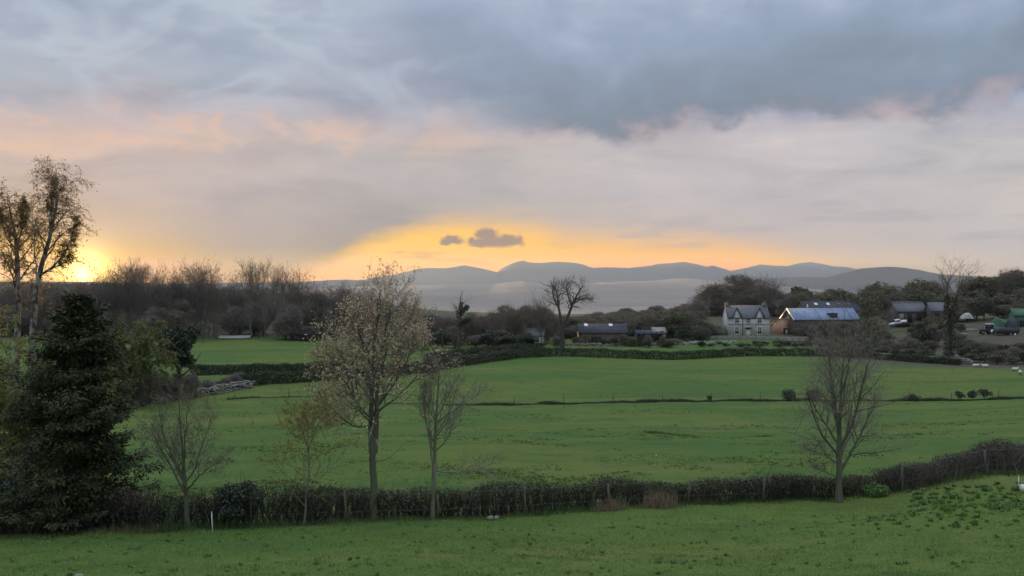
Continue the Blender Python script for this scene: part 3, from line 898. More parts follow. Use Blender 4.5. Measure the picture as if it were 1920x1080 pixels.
BARE = [proto(bare_proto(101 + k, 16, 0.50, n1=16 + k % 3, n2=10, n3=7, ntw=11, tw_w=0.045, tw_l=0.8, ang1=32 + 4 * (k % 3))) for k in range(5)]
SLIM = [proto(bare_proto(131 + k, 16, 0.34, n1=14, n2=9, ntw=9, tw_w=0.045, ang1=30, bark='bark_pale', twig='twig_grey')) for k in range(2)]
DENSE = [proto(bare_proto(151 + k, 13, 0.52, n1=14, n2=9, n3=6, ntw=11, tw_w=0.035, tw_l=0.6, bark='bark_dark', twig=('twig_brown', 'twig_olive', 'twig_brown')[k % 3], ang1=48)) for k in range(3)]
TWIGGY = [proto(clump_proto(171 + k, 9, 3.6, ('twig_brown', 'twig_olive', 'twig_grey')[k], n=19000, tw=(0.6, 0.055), lobes=34, low=0.02)) for k in range(3)]
LEAFY = [proto(clump_proto(191 + k, 8, 3.2, ('leaf_olive', 'leaf_dark', 'leaf_olive')[k], n=6500)) for k in range(3)]
BUSH = [proto(clump_proto(211 + k, 3.0, 1.7, ('leaf_olive', 'leaf_dark', 'leaf_hedge_far')[k], n=2600, lsize=0.22, lobes=16, low=0.02)) for k in range(3)]

rw = np.random.default_rng(7)
ORD = ('first second third fourth fifth sixth seventh eighth ninth tenth eleventh twelfth thirteenth fourteenth fifteenth sixteenth seventeenth eighteenth nineteenth twentieth '
       'twenty-first twenty-second twenty-third twenty-fourth twenty-fifth twenty-sixth twenty-seventh twenty-eighth twenty-ninth thirtieth').split()


def ranks(rows): return np.argsort(np.argsort([r[0] for r in rows]))


# the leafless wood on the left: trees that stand against the sky, one by one
WOOD = [(188, 500, 262, 26), (206, 490, 258, 24), (228, 487, 262, 26), (252, 484, 268, 26), (276, 487, 262, 24), (300, 492, 258, 24), (322, 494, 266, 22), (352, 481, 262, 30), (376, 490, 268, 28),
        (402, 505, 262, 24), (432, 512, 272, 20), (470, 487, 258, 26), (497, 484, 262, 24), (520, 500, 256, 20), (545, 494, 260, 26), (566, 512, 268, 22), (590, 524, 258, 24), (618, 528, 262, 26), (645, 530, 256, 24), (668, 533, 262, 24),
        (694, 540, 256, 22), (120, 520, 262, 26), (90, 518, 268, 28), (150, 522, 256, 26), (60, 522, 262, 28), (28, 520, 258, 28), (-6, 522, 262, 28)]
WRANK = np.argsort(np.argsort([w[0] for w in WOOD]))
for i, (px, ty, d, hw) in enumerate(WOOD):
    pr = SLIM[i % 2] if i in (11, 12, 13) else BARE[i % 5]
    plant(pr, 'bare_tree', 'tall leafless tree on the skyline of the wood, %s from the left' % ORD[WRANK[i]], px, ty - 9, d, hw * 1.25, 'leafless trees along the wood edge', rw)
# its lower storey: thickets and smaller trees filling the wood below
k = 0
for row, (d, ylo, yhi, step) in enumerate(((251, 566, 600, 24), (258, 545, 580, 21), (278, 530, 552, 21), (300, 528, 540, 24))):
    for px in np.arange(-30, 720, step):
        if d < 255 and 395 < px < 480: continue
        ty = ylo + (yhi - ylo) * rw.random() + (12 if px > 560 else 0) + (14 if px > 660 else 0)
        pr = (DENSE + TWIGGY)[(k * 5 + row) % 6]
        plant(pr, 'thicket_tree', 'low twiggy tree in the dark lower storey of the leafless wood', px + rw.normal(0, 6), ty, d + rw.normal(0, 4), step * 0.95, 'lower storey trees of the leafless wood', rw)
        k += 1
# pale slender stems at the wood edge
for px, ty in ((497, 545), (531, 552), (470, 560), (616, 566)):
    plant(SLIM[0], 'birch_tree', 'slender pale-stemmed tree at the front edge of the leafless wood', px, ty, 249, 11, 'pale stems at the wood edge', rw)
# wooded ridge farther off to the left
for i, px in enumerate(np.arange(-60, 590, 17)):
    ty = np.interp(px, [-60, 120, 175, 312, 450, 590], [526, 526, 526, 533, 534, 538]) + rw.normal(0, 2.0)
    plant(DENSE[i % 3], 'ridge_tree', 'small dark tree of the distant wooded ridge behind the leafless wood', px + rw.normal(0, 4), ty, 620 + rw.normal(0, 50), 15, 'trees on the distant wooded ridge', rw)

# middle distance, behind the lane
MID = [(712, 560, 235, 26), (742, 566, 240, 26), (775, 576, 232, 26), (805, 584, 240, 24), (835, 590, 236, 22), (888, 580, 246, 22), (915, 582, 240, 22), (938, 566, 242, 22), (960, 562, 236, 24), (985, 566, 242, 22), (1018, 568, 240, 24)]
for i, (px, ty, d, hw) in enumerate(MID):
    plant((DENSE + TWIGGY)[i % 6], 'thicket_tree', 'dusky leafless tree of the thicket behind the lane hedge, %s from the left' % ORD[i], px, ty, d, hw, 'thicket trees behind the lane hedge', rw)
for i, px in enumerate(np.arange(700, 1010, 26)):
    plant((TWIGGY + LEAFY)[(i * 2) % 6], 'hedgerow_bush', 'low dull bush at the foot of the thicket behind the lane', px + rw.normal(0, 5), 618 + rw.normal(0, 6), 224 + rw.normal(0, 3), 17, 'bushes at the foot of the thicket', rw, 'bush')
for i in range(26):
    px = 776 + i * 10.6 + rw.normal(0, 3)
    plant((TWIGGY[0], DENSE[0], TWIGGY[1], DENSE[2])[i % 4], 'thicket_tree', 'dusky brown tree in the dense thicket left of the forked tree', px, np.interp(px, [770, 830, 900, 940, 1000, 1050], [590, 594, 588, 572, 570, 578]) + rw.normal(0, 4), 229 + 26 * ((i * 0.618) % 1), 19, 'dense thicket by the forked tree', rw)
plant(LEAFY[1], 'evergreen_bush', 'dark green rounded bush left of the forked tree', 945, 622, 220, 20, None, rw, 'bush')
# far low wood in the centre
for i in range(64):
    px = 1062 + (i * 37.7) % 245
    d = 430 + 130 * ((i * 0.618) % 1)
    ty = np.interp(px, [1060, 1110, 1150, 1200, 1250, 1300], [580, 584, 577, 573, 569, 566]) + (560 - d) * 0.10 + rw.normal(0, 2)
    plant((TWIGGY + DENSE)[i % 6], 'far_tree', 'small purplish-brown tree of the far low wood above the low farm buildings', px, ty, d, 16, 'trees of the far low wood', rw)
for i, (px, ty, d, hw) in enumerate([(1215, 606, 300, 20), (1245, 600, 306, 20), (1262, 598, 312, 20), (1182, 612, 312, 18), (1085, 600, 300, 18), (1060, 606, 280, 16), (1160, 604, 330, 20), (1120, 602, 340, 20)]):
    plant((TWIGGY + LEAFY)[i % 6], 'thicket_tree', 'brownish tree in the belt just behind the low stone farm buildings', px, ty, d, hw, 'trees behind the low farm', rw)
for i in range(46):
    px = 1066 + (i * 61.3) % 222
    d = 318 + 85 * ((i * 0.618) % 1)
    ty = np.interp(px, [1060, 1150, 1290], [596, 594, 586]) + (400 - d) * 0.16 + rw.normal(0, 3)
    if px > 1235 and d < 330: d += 60
    plant((TWIGGY + DENSE)[(i * 2) % 5], 'far_tree', 'purplish-brown tree of the slope between the low farm and the far low wood', px, ty, d, 17, 'trees on the slope behind the low farm', rw)
# big soft trees behind the farmhouse
BEHIND = [(1290, 572, 292, 20), (1302, 556, 296, 22), (1316, 542, 299, 22), (1336, 526, 342, 32), (1360, 513, 348, 34), (1386, 509, 352, 34), (1410, 513, 348, 32), (1430, 528, 340, 28), (1450, 536, 344, 28), (1470, 538, 340, 26),
          (1328, 560, 338, 28), (1352, 548, 340, 30), (1378, 543, 342, 30), (1404, 545, 340, 30), (1296, 592, 284, 18), (1342, 578, 336, 26), (1448, 558, 334, 24), (1470, 562, 334, 22)]
BR = ranks(BEHIND)
for i, (px, ty, d, hw) in enumerate(BEHIND):
    plant((TWIGGY + DENSE)[(i * 2) % 5], 'bare_tree', 'soft twiggy tree in the clump behind the farmhouse, %s from the left' % ORD[BR[i]], px, ty, d, hw, 'trees behind the farmhouse', rw)
plant(BARE[2], 'bare_tree', 'tall bare tree with a visible trunk rising just right of the farmhouse roof', 1437, 506, 331, 26, None, rw)
plant(LEAFY[2], 'garden_tree', 'small round garden tree on the slope left of the farmhouse', 1315, 598, 262, 16, None, rw)
FARM = [(1492, 536, 330, 20, 1), (1512, 540, 335, 18, 1), (1535, 538, 335, 20, 0), (1560, 540, 340, 20, 2), (1585, 542, 335, 20, 1), (1620, 528, 330, 22, 0), (1645, 526, 330, 22, 0), (1668, 530, 335, 22, 2), (1700, 532, 325, 22, 0), (1725, 520, 330, 22, 0), (1750, 522, 325, 22, 2),
        (1812, 522, 320, 24, 0), (1835, 516, 318, 24, 2), (1860, 513, 315, 26, 0), (1884, 508, 316, 26, 2), (1908, 505, 312, 26, 1), (1935, 498, 308, 26, 0), (1960, 500, 308, 26, 0)]
for i, (px, ty, d, hw, s) in enumerate(FARM):
    plant((LEAFY[s], TWIGGY[1], DENSE[1])[i % 3], 'hillside_tree', 'dusky olive tree in the skyline belt behind the farm sheds, %s from the left' % ORD[i], px, ty, d + 14, hw * 1.15, 'trees on the rise behind the farm', rw)
for i, px in enumerate(np.arange(1480, 1960, 24)):
    plant((TWIGGY + LEAFY)[(i * 5 + 2) % 6], 'hillside_tree', 'smaller dark tree filling in below the belt behind the farm sheds', px + rw.normal(0, 5), 550 + rw.normal(0, 6), 318 + rw.normal(0, 6), 20, 'lower trees behind the farm', rw)
for px, ty in ((1876, 500), (1890, 498), (1898, 497), (1912, 496)):
    plant(SLIM[1], 'bare_tree', 'thin bare treetop above the olive belt at the far right', px, ty, 322, 9, 'thin bare treetops at the far right', rw)
plant(LEAFY[0], 'shed_tree', 'pale olive tree just leafing at the right end of the blue-roofed barn', 1630, 548, 272, 20, None, rw)
plant(TWIGGY[0], 'shed_tree', 'brown twiggy tree in front of the blue-roofed barn wall', 1560, 600, 262, 20, None, rw)
plant(TWIGGY[2], 'shed_tree', 'grey twiggy tree below the pale olive tree beside the barn', 1640, 590, 262, 20, None, rw)

for i, px in enumerate(np.arange(1790, 1960, 19)):
    plant((TWIGGY + LEAFY)[(i * 5 + 1) % 6], 'hillside_tree', 'dark bushy tree just behind the farmyard right of the ivy-clad tree', px + rw.normal(0, 4), 566 + rw.normal(0, 7), 288 + rw.normal(0, 4), 17, 'trees behind the farmyard', rw)
# scrub on the right below the yard
SCRUB = [(1590, 632, 226, 16), (1612, 628, 228, 16), (1640, 630, 224, 16), (1665, 634, 220, 16), (1690, 640, 216, 16), (1715, 632, 214, 18), (1740, 636, 210, 16), (1812, 648, 202, 15), (1838, 650, 196, 15), (1852, 642, 198, 15), (1880, 655, 190, 15), (1905, 648, 192, 18), (1930, 650, 188, 18), (1800, 640, 214, 13),
         (1730, 610, 232, 16), (1752, 604, 234, 14), (1655, 612, 240, 14), (1540, 632, 238, 14), (1565, 630, 236, 14), (1515, 636, 246, 12)]
for i, (px, ty, d, hw) in enumerate(SCRUB):
    plant((BUSH + TWIGGY)[i % 6], 'scrub_bush', 'rough green and brown bush on the scrubby bank below the farmyard', px, ty, d, hw, 'scrub below the farmyard', rw, 'bush')
plant(BUSH[1], 'garden_bush', 'round green bush on the grass below the farmhouse', 1462, 637, 246, 13, None, rw, 'bush')
plant(BUSH[0], 'garden_bush', 'small low green bush beside the larger one below the farmhouse', 1424, 643, 240, 9, None, rw, 'bush')


def forked_tree():
    rng = np.random.default_rng(31)
    d = 214.0; o = G(1054, d); s = d / F
    L = lambda px, py, dy=0.0: (((px - 1054) * s), dy, CAMZ + (CY - py) * s - o[2])
    limbs = [([L(1054, 662), L(1054, 625), L(1056, 610)], [.62, .5, .45]),
             ([L(1055, 612), L(1062, 600), L(1070, 580), L(1077, 562), L(1085, 548), L(1093, 535)], [.42, .34, .28, .22, .14, .06]),
             ([L(1055, 614), L(1050, 590), L(1046, 568), L(1044, 550), L(1047, 536)], [.36, .28, .22, .15, .06]),
             ([L(1072, 575, .5), L(1066, 555, .9), L(1062, 540, 1.0), L(1066, 530, 1.0)], [.2, .15, .1, .05]),
             ([L(1074, 570, -.5), L(1086, 562, -1), L(1098, 560, -1.2), L(1107, 561, -1.2)], [.16, .12, .08, .04]),
             ([L(1046, 575), L(1038, 560, -.4), L(1035, 545, -.6), L(1040, 535, -.5)], [.17, .13, .09, .05])]
    gt, gc = Geo(), Geo()
    Ps, Rs = [], []
    for pts, r in limbs:
        P, R = trunk_line(pts, r, 10, rng, 0.05)
        V, Q, T = tubes(P, R, 7); gt.put(V, Q)
        if len(pts) > 3: Ps.append(P); Rs.append(R)
    P, R = np.concatenate(Ps), np.concatenate(Rs)
    P2, R2 = spawn(rng, P, R, 16, 0.35, 1.0, 50, 14, 0.32, 6, 0.25, 0.2, 0.5, 0.35, None, 0.03)
    P3, R3 = spawn(rng, P2, R2, 7, 0.25, 1.0, 42, 14, 0.5, 5, 0.1, 0.22, 0.6, 0.4, None, 0.016)
    V, Q, T = tubes(P2, R2, 4); gt.put(V, Q)
    V, Q, T = tubes(P3, R3, 3); gc.put(V, Q)
    V, T, _ = twigs(rng, P3, R3, 8, 0.5, 0.028); gc.put(V, None, T)
    tree_obj('bare_tree', 'old leafless tree with a forked trunk and wind-swept crown beside the lane', 'tree', tuple(o), [('trunk', gt.mesh('trunk', 'bark_dark', True)), ('crown', gc.mesh('crown', 'twig_brown'))])


forked_tree()
plant(BARE[1], 'bare_tree', 'smaller bare tree leaning close on the left of the forked tree', 1016, 536, 222, 22, None, rw)


def ivy_tree(name, label, px, d, stems, ivy_top, w_px, seed, nivy, antler=True):
    rng = np.random.default_rng(seed)
    o = G(px, d); s = d / F
    L = lambda x, y, dy=0.0: (((x - px) * s), dy, CAMZ + (CY - y) * s - o[2])
    gt, gc, gi = Geo(), Geo(), Geo()
    allP, allR = [], []
    for pts, r in stems:
        P, R = trunk_line([L(*p) for p in pts], r, 12, rng, 0.04)
        V, Q, T = tubes(P, R, 7); gt.put(V, Q); allP.append(P); allR.append(R)
    P, R = np.concatenate(allP), np.concatenate(allR)
    P2, R2 = spawn(rng, P, R, 11, 0.45, 1.0, 42, 12, 0.22, 6, 0.5, 0.16, 0.5, 0.3, None, 0.03)
    P3, R3 = spawn(rng, P2, R2, 6, 0.2, 1.0, 40, 12, 0.5, 4, 0.3, 0.16, 0.6, 0.4, None, 0.016)
    V, Q, T = tubes(P2, R2, 4); gt.put(V, Q)
    V, Q, T = tubes(P3, R3, 3); gc.put(V, Q)
    V, T, _ = twigs(rng, P3, R3, 4, 0.45, 0.026); gc.put(V, None, T)
    pos = along(P, rng, nivy * 3)
    zi = ivy_top(s) - o[2]
    pos = pos[(pos[:, 2] < zi + rng.normal(0, 0.5, len(pos)))][:nivy]
    f = np.clip(1 - pos[:, 2:3] / max(zi, 1) * 0.5, 0.3, 1)
    off = unit(rng.normal(size=pos.shape) * np.array([1, 1, 0.4])) * (w_px * s) * f * (0.5 + 0.6 * rng.random((len(pos), 1)))
    V, Q = leaf_quads(rng, pos + off, 0.3, 0.8); gi.put(V, Q)
    tree_obj(name, label, 'tree', tuple(o), [('trunk', gt.mesh('trunk', 'bark_grey', True)), ('crown', gc.mesh('crown', 'twig_grey')), ('ivy', gi.mesh('ivy', 'leaf_ivy'))])


ivy_tree('ivy_tree', 'tall ivy-clad twin-stemmed tree with bare antler-like top below the farmyard', 1778, 200,
         [([(1778, 678), (1777, 640), (1775, 600), (1776, 570), (1774, 545), (1776, 533), (1781, 523), (1785, 516)], [.55, .45, .36, .28, .2, .14, .09, .04]),
          ([(1781, 678), (1783, 640), (1785, 600), (1788, 565), (1795, 545), (1801, 534), (1805, 524), (1807, 512)], [.5, .42, .34, .26, .2, .14, .09, .04]),
          ([(1797, 542), (1806, 532), (1813, 522), (1818, 514)], [.14, .1, .07, .03]),
          ([(1775, 548), (1768, 532), (1766, 518)], [.14, .09, .04])],
         lambda s: CAMZ + (CY - 556) * s, 9, 41, 3600)
ivy_tree('ivy_tree', 'slim ivy-topped tree like a small pine standing in the thicket', 861, 214,
         [([(859, 662), (860, 630), (861, 600), (863, 580), (865, 566)], [.34, .28, .22, .16, .08]), ([(861, 610), (872, 602), (882, 598)], [.12, .08, .04]), ([(862, 590), (872, 580), (876, 574)], [.1, .07, .03])],
         lambda s: CAMZ + (CY - 560) * s, 7, 43, 1500)


# ------------------------------------------------------------------ near trees by the hedge
def near_tree(name, label, px, d, stems, lv, bark, twig, leaf=None, nleaf=0, lsize=0.08, seed=1, twig_n=5, twig_l=0.3, twig_w=0.007, leaf_t0=0.3, sides=8, ltrunk=None):
    """stems: lists of photo points (x, y, depth offset) with radii; lv: spawn settings for each further order of branch"""
    rng = np.random.default_rng(seed)
    o = G(px, d); s = d / F
    L = lambda x, y, dy=0.0: (((x - px) * (s + dy / F)), dy, CAMZ + (CY - y) * (s + dy / F) - o[2])
    gt, gc = Geo(), Geo()
    Ps, Rs = [], []
    for k_, (pts, r, bears) in enumerate(stems):
        P, R = trunk_line([L(*p) for p in pts], r, 16, rng, 0.012)
        if k_ == 0: R = R.copy(); R[0, 0] *= 1.3
        V, Q, T = tubes(P, R, sides); gt.put(V, Q)
        if bears: Ps.append(P); Rs.append(R)
    P, R = np.concatenate(Ps), np.concatenate(Rs)
    last = None
    for i, kw in enumerate(lv):
        P, R = spawn(rng, P, R, **kw)
        V, Q, T = tubes(P, R, (5, 4, 3, 3)[i]); (gt if i == 0 else gc).put(V, Q)
    V, T, tips = twigs(rng, P, R, twig_n, twig_l, twig_w); gc.put(V, None, T)
    parts = [('trunk', gt.mesh('trunk', bark, True)), ('crown', gc.mesh('crown', twig))]
    if leaf:
        gl = Geo()
        Lp = np.linalg.norm(np.diff(P, axis=1), axis=2).sum(1)
        bi = rng.choice(len(P), nleaf, p=Lp / Lp.sum())
        pos, _, _ = on_branch(P, R, bi, leaf_t0 + (1 - leaf_t0) * rng.random(nleaf))
        tp = tips.reshape(len(P), twig_n, 3)[bi, rng.integers(0, twig_n, nleaf)]
        pos = np.where(rng.random((nleaf, 1)) < 0.5, tp, pos) + rng.normal(0, 0.025, (nleaf, 3))
        V, Q = leaf_quads(rng, pos, lsize, 0.5); gl.put(V, Q)
        parts.append(('foliage', gl.mesh('foliage', leaf)))
    return tree_obj(name, label, 'tree', tuple(o), parts)


# the tree in the middle, its crown freckled with pale opening leaves
near_tree('budding_tree', 'tall tree with twin stems and a crown of pale opening leaves at the hedge', 700, 39.6,
          [([(700, 980), (700, 900), (699, 860), (698, 820)], [.17, .14, .13, .12], False),
           ([(697, 850), (695, 780), (697, 700), (702, 640), (708, 590), (712, 545)], [.115, .10, .085, .065, .04, .012], True),
           ([(703, 850), (707, 780), (708, 720), (716, 650), (728, 600), (738, 556)], [.11, .095, .075, .055, .035, .012], True),
           ([(694, 790), (672, 770, .3), (655, 735, .5), (640, 700, .6), (632, 660, .6)], [.055, .045, .036, .026, .012], True),
           ([(692, 800), (668, 800, -.3), (645, 785, -.5), (622, 760, -.6), (600, 735, -.6)], [.045, .036, .028, .02, .01], True),
           ([(708, 760), (735, 730, -.4), (760, 690, -.6), (776, 655, -.7), (783, 620, -.7)], [.055, .045, .034, .024, .01], True),
           ([(698, 690), (680, 640, -.5), (674, 605, -.7), (680, 572, -.8)], [.05, .04, .028, .012], True),
           ([(706, 680), (742, 640, .5), (762, 605, .7), (768, 578, .7)], [.045, .036, .026, .012], True),
           ([(698, 720), (660, 690, .6), (620, 670, .8), (588, 668, .8)], [.045, .034, .022, .01], True),
           ([(705, 865), (722, 862, .2), (740, 850, .3), (752, 836, .3)], [.018, .014, .010, .005], False),
           ([(696, 850), (684, 842, .2), (672, 828, .3)], [.016, .012, .006], False)],
          [dict(n=13, t0=0.10, t1=0.98, ang=55, angv=12, lr=0.40, K_=6, trop=0.55, wig=0.11, rr=0.5, tip=0.35, prof=lambda t: 1.2 - 0.85 * t, minr=0.008),
           dict(n=7, t0=0.2, t1=1.0, ang=45, angv=14, lr=0.48, K_=5, trop=0.5, wig=0.14, rr=0.6, tip=0.4, minr=0.006),
           dict(n=4, t0=0.25, t1=1.0, ang=45, angv=14, lr=0.55, K_=4, trop=0.5, wig=0.14, rr=0.7, tip=0.5, minr=0.005)],
          'bark_grey', 'twig_grey', 'leaf_bud', 12000, 0.092, 61, 4, 0.2, 0.009)
# slim bare tree right of it
near_tree('bare_tree', 'slim leafless tree with a pale trunk right of the budding tree', 812, 39.9,
          [([(812, 978), (813, 900), (815, 840), (818, 780), (822, 730), (824, 690)], [.105, .085, .072, .052, .034, .012], True),
           ([(815, 880), (840, 887, .2), (870, 885, .3), (900, 878, .3), (925, 868, .3)], [.032, .026, .02, .014, .006], True),
           ([(816, 845), (835, 830, -.3), (848, 808, -.4), (856, 780, -.4)], [.034, .026, .018, .008], True),
           ([(817, 820), (838, 790, .3), (848, 750, .4), (858, 715, .4)], [.034, .026, .018, .008], True),
           ([(816, 835), (800, 800, .2), (795, 760, .3), (800, 718, .3)], [.034, .028, .02, .008], True),
           ([(818, 800), (812, 760, -.3), (808, 720, -.3), (812, 695, -.3)], [.03, .024, .016, .008], True),
           ([(820, 790), (850, 770, -.2), (880, 750, -.2), (905, 735, -.2)], [.026, .02, .012, .006], True)],
          [dict(n=9, t0=0.25, t1=0.98, ang=42, angv=12, lr=0.40, K_=6, trop=0.5, wig=0.12, rr=0.5, tip=0.35, prof=lambda t: 1.2 - 0.75 * t, minr=0.006),
           dict(n=6, t0=0.2, t1=1.0, ang=42, angv=12, lr=0.5, K_=5, trop=0.4, wig=0.15, rr=0.6, tip=0.4, minr=0.0045),
           dict(n=3, t0=0.2, t1=1.0, ang=42, angv=12, lr=0.55, K_=4, trop=0.3, wig=0.15, rr=0.7, tip=0.5, minr=0.005)],
          'bark_pale', 'twig_grey', 'leaf_bud', 500, 0.06, 62, 4, 0.2, 0.009)
# small bare tree by the conifer
near_tree('bare_tree', 'small spreading leafless tree between the conifer and the holly bush', 352, 37.2,
          [([(352, 998), (349, 950), (347, 915), (345, 880), (341, 840), (338, 790), (336, 735)], [.115, .095, .082, .062, .045, .026, .008], True),
           ([(346, 925), (325, 890, .2), (308, 860, .3), (290, 830, .3), (275, 800, .3)], [.045, .036, .028, .018, .008], True),
           ([(349, 922), (370, 900, -.2), (392, 880, -.3), (412, 868, -.3), (428, 858, -.3)], [.04, .032, .022, .014, .006], True),
           ([(347, 905), (362, 880, .3), (368, 845, .4), (380, 810, .5), (392, 770, .5)], [.042, .034, .026, .016, .006], True),
           ([(345, 895), (325, 850, -.3), (312, 810, -.4), (305, 760, -.5)], [.04, .03, .02, .008], True),
           ([(344, 870), (352, 830, -.3), (358, 780, -.4), (362, 735, -.4)], [.036, .028, .018, .008], True)],
          [dict(n=10, t0=0.2, t1=0.98, ang=44, angv=12, lr=0.34, K_=6, trop=0.45, wig=0.12, rr=0.5, tip=0.35, prof=lambda t: 1.15 - 0.7 * t, minr=0.006),
           dict(n=6, t0=0.2, t1=1.0, ang=42, angv=12, lr=0.5, K_=5, trop=0.3, wig=0.15, rr=0.6, tip=0.4, minr=0.0045),
           dict(n=4, t0=0.2, t1=1.0, ang=42, angv=12, lr=0.55, K_=4, trop=0.2, wig=0.15, rr=0.7, tip=0.5, minr=0.0035)],
          'bark_grey', 'twig_olive', None, 0, 0.05, 63, 5, 0.2, 0.009)
# thin sapling flushing bronze
near_tree('sapling', 'thin pale-stemmed sapling with a haze of bronze new leaves at the hedge', 570, 38.0,
          [([(570, 987), (574, 940), (577, 900), (580, 860), (577, 815), (574, 770)], [.045, .036, .03, .024, .018, .006], True),
           ([(578, 850), (570, 820, .1), (556, 790, .2), (545, 765, .2)], [.016, .013, .009, .004], True),
           ([(579, 840), (592, 810, -.1), (604, 785, -.2), (612, 762, -.2)], [.016, .012, .009, .004], True)],
          [dict(n=16, t0=0.12, t1=1.0, ang=55, angv=14, lr=0.46, K_=6, trop=0.35, wig=0.12, rr=0.5, tip=0.4, prof=lambda t: 1.2 - 0.7 * t, minr=0.004),
           dict(n=6, t0=0.2, t1=1.0, ang=44, angv=14, lr=0.5, K_=5, trop=0.2, wig=0.15, rr=0.6, tip=0.4, minr=0.003)],
          'bark_pale', 'twig_bronze', 'leaf_bronze', 9000, 0.05, 64, 4, 0.18, 0.008)
# the bare tree on the right
near_tree('bare_tree', 'leafless many-branched tree with a straight trunk on the right of the hedge', 1573, 44.6,
          [([(1573, 940), (1574, 890), (1573, 850), (1574, 800), (1577, 740), (1582, 680), (1584, 625)], [.165, .14, .125, .095, .065, .035, .01], True),
           ([(1576, 885), (1598, 850, .2), (1615, 820, .3), (1632, 785, .4), (1648, 755, .4)], [.07, .058, .044, .032, .014], True),
           ([(1574, 840), (1592, 800, -.3), (1604, 750, -.5), (1615, 700, -.6), (1632, 640, -.6)], [.078, .064, .05, .034, .014], True),
           ([(1572, 835), (1555, 800, .3), (1538, 770, .5), (1518, 728, .5)], [.065, .052, .036, .014], True),
           ([(1573, 815), (1562, 770, -.4), (1552, 720, -.6), (1545, 665, -.6)], [.07, .056, .04, .014], True),
           ([(1574, 800), (1568, 750, .4), (1566, 690, .6), (1560, 630, .6)], [.064, .05, .034, .014], True),
           ([(1572, 870), (1548, 855, -.2), (1528, 848, -.3), (1508, 842, -.3)], [.035, .026, .018, .006], True),
           ([(1571, 895), (1550, 885, .2), (1530, 878, .2)], [.028, .018, .008], True),
           ([(1575, 790), (1590, 740, .5), (1597, 690, .6), (1603, 640, .6)], [.045, .035, .024, .01], True)],
          [dict(n=11, t0=0.18, t1=0.98, ang=46, angv=12, lr=0.47, K_=6, trop=0.42, wig=0.11, rr=0.5, tip=0.35, prof=lambda t: 1.2 - 0.75 * t, minr=0.007),
           dict(n=7, t0=0.2, t1=1.0, ang=42, angv=12, lr=0.5, K_=5, trop=0.35, wig=0.14, rr=0.6, tip=0.4, minr=0.005),
           dict(n=4, t0=0.2, t1=1.0, ang=42, angv=12, lr=0.55, K_=4, trop=0.25, wig=0.15, rr=0.7, tip=0.5, minr=0.004)],
          'bark_grey', 'twig_pale', None, 0, 0.05, 65, 4, 0.24, 0.007)


def birch(label, px, d, stems, seed, nleaf):
    near_tree('birch_tree', label, px, d, stems,
              [dict(n=22, t0=0.30, t1=0.98, ang=30, angv=9, lr=0.125, K_=7, trop=0.25, wig=0.13, rr=0.4, tip=0.3, prof=lambda t: 1.35 - 1.02 * t, minr=0.010),
               dict(n=8, t0=0.2, t1=1.0, ang=42, angv=14, lr=0.45, K_=6, trop=-0.9, wig=0.15, rr=0.55, tip=0.4, minr=0.007),
               dict(n=4, t0=0.2, t1=1.0, ang=35, angv=14, lr=0.6, K_=5, trop=-1.4, wig=0.12, rr=0.7, tip=0.5, minr=0.006)],
              'bark_birch', 'twig_birch', 'leaf_birch', nleaf, 0.085, seed, 3, 0.25, 0.012)


birch('tall birch with drooping branches against the glow left of the setting sun', 52, 45.0,
      [([(52, 1000), (56, 760), (62, 600), (68, 540), (80, 490), (92, 450), (97, 428), (103, 405), (107, 376), (104, 350), (101, 326)], [.20, .17, .15, .13, .11, .09, .075, .06, .045, .025, .008], True),
       ([(94, 440), (90, 410, .3), (88, 392, .4), (91, 358, .4), (95, 334, .4)], [.05, .04, .03, .018, .006], True),
       ([(72, 520), (105, 500, -.3), (130, 480, -.5), (146, 445, -.6), (157, 405, -.6)], [.06, .05, .035, .022, .008], True)], 71, 5200)
birch('birch at the far left edge of the view with a dense dark drooping crown', 22, 46.5,
      [([(22, 1000), (26, 760), (34, 600), (34, 520), (31, 470), (29, 442), (22, 408), (12, 372)], [.19, .16, .14, .12, .10, .07, .045, .01], True),
       ([(31, 470), (36, 430, .3), (38, 398, .4), (37, 372, .4)], [.05, .04, .024, .008], True),
       ([(30, 450), (10, 410, -.3), (-6, 385, -.5), (-15, 365, -.5)], [.05, .04, .024, .008], True)], 72, 7500)


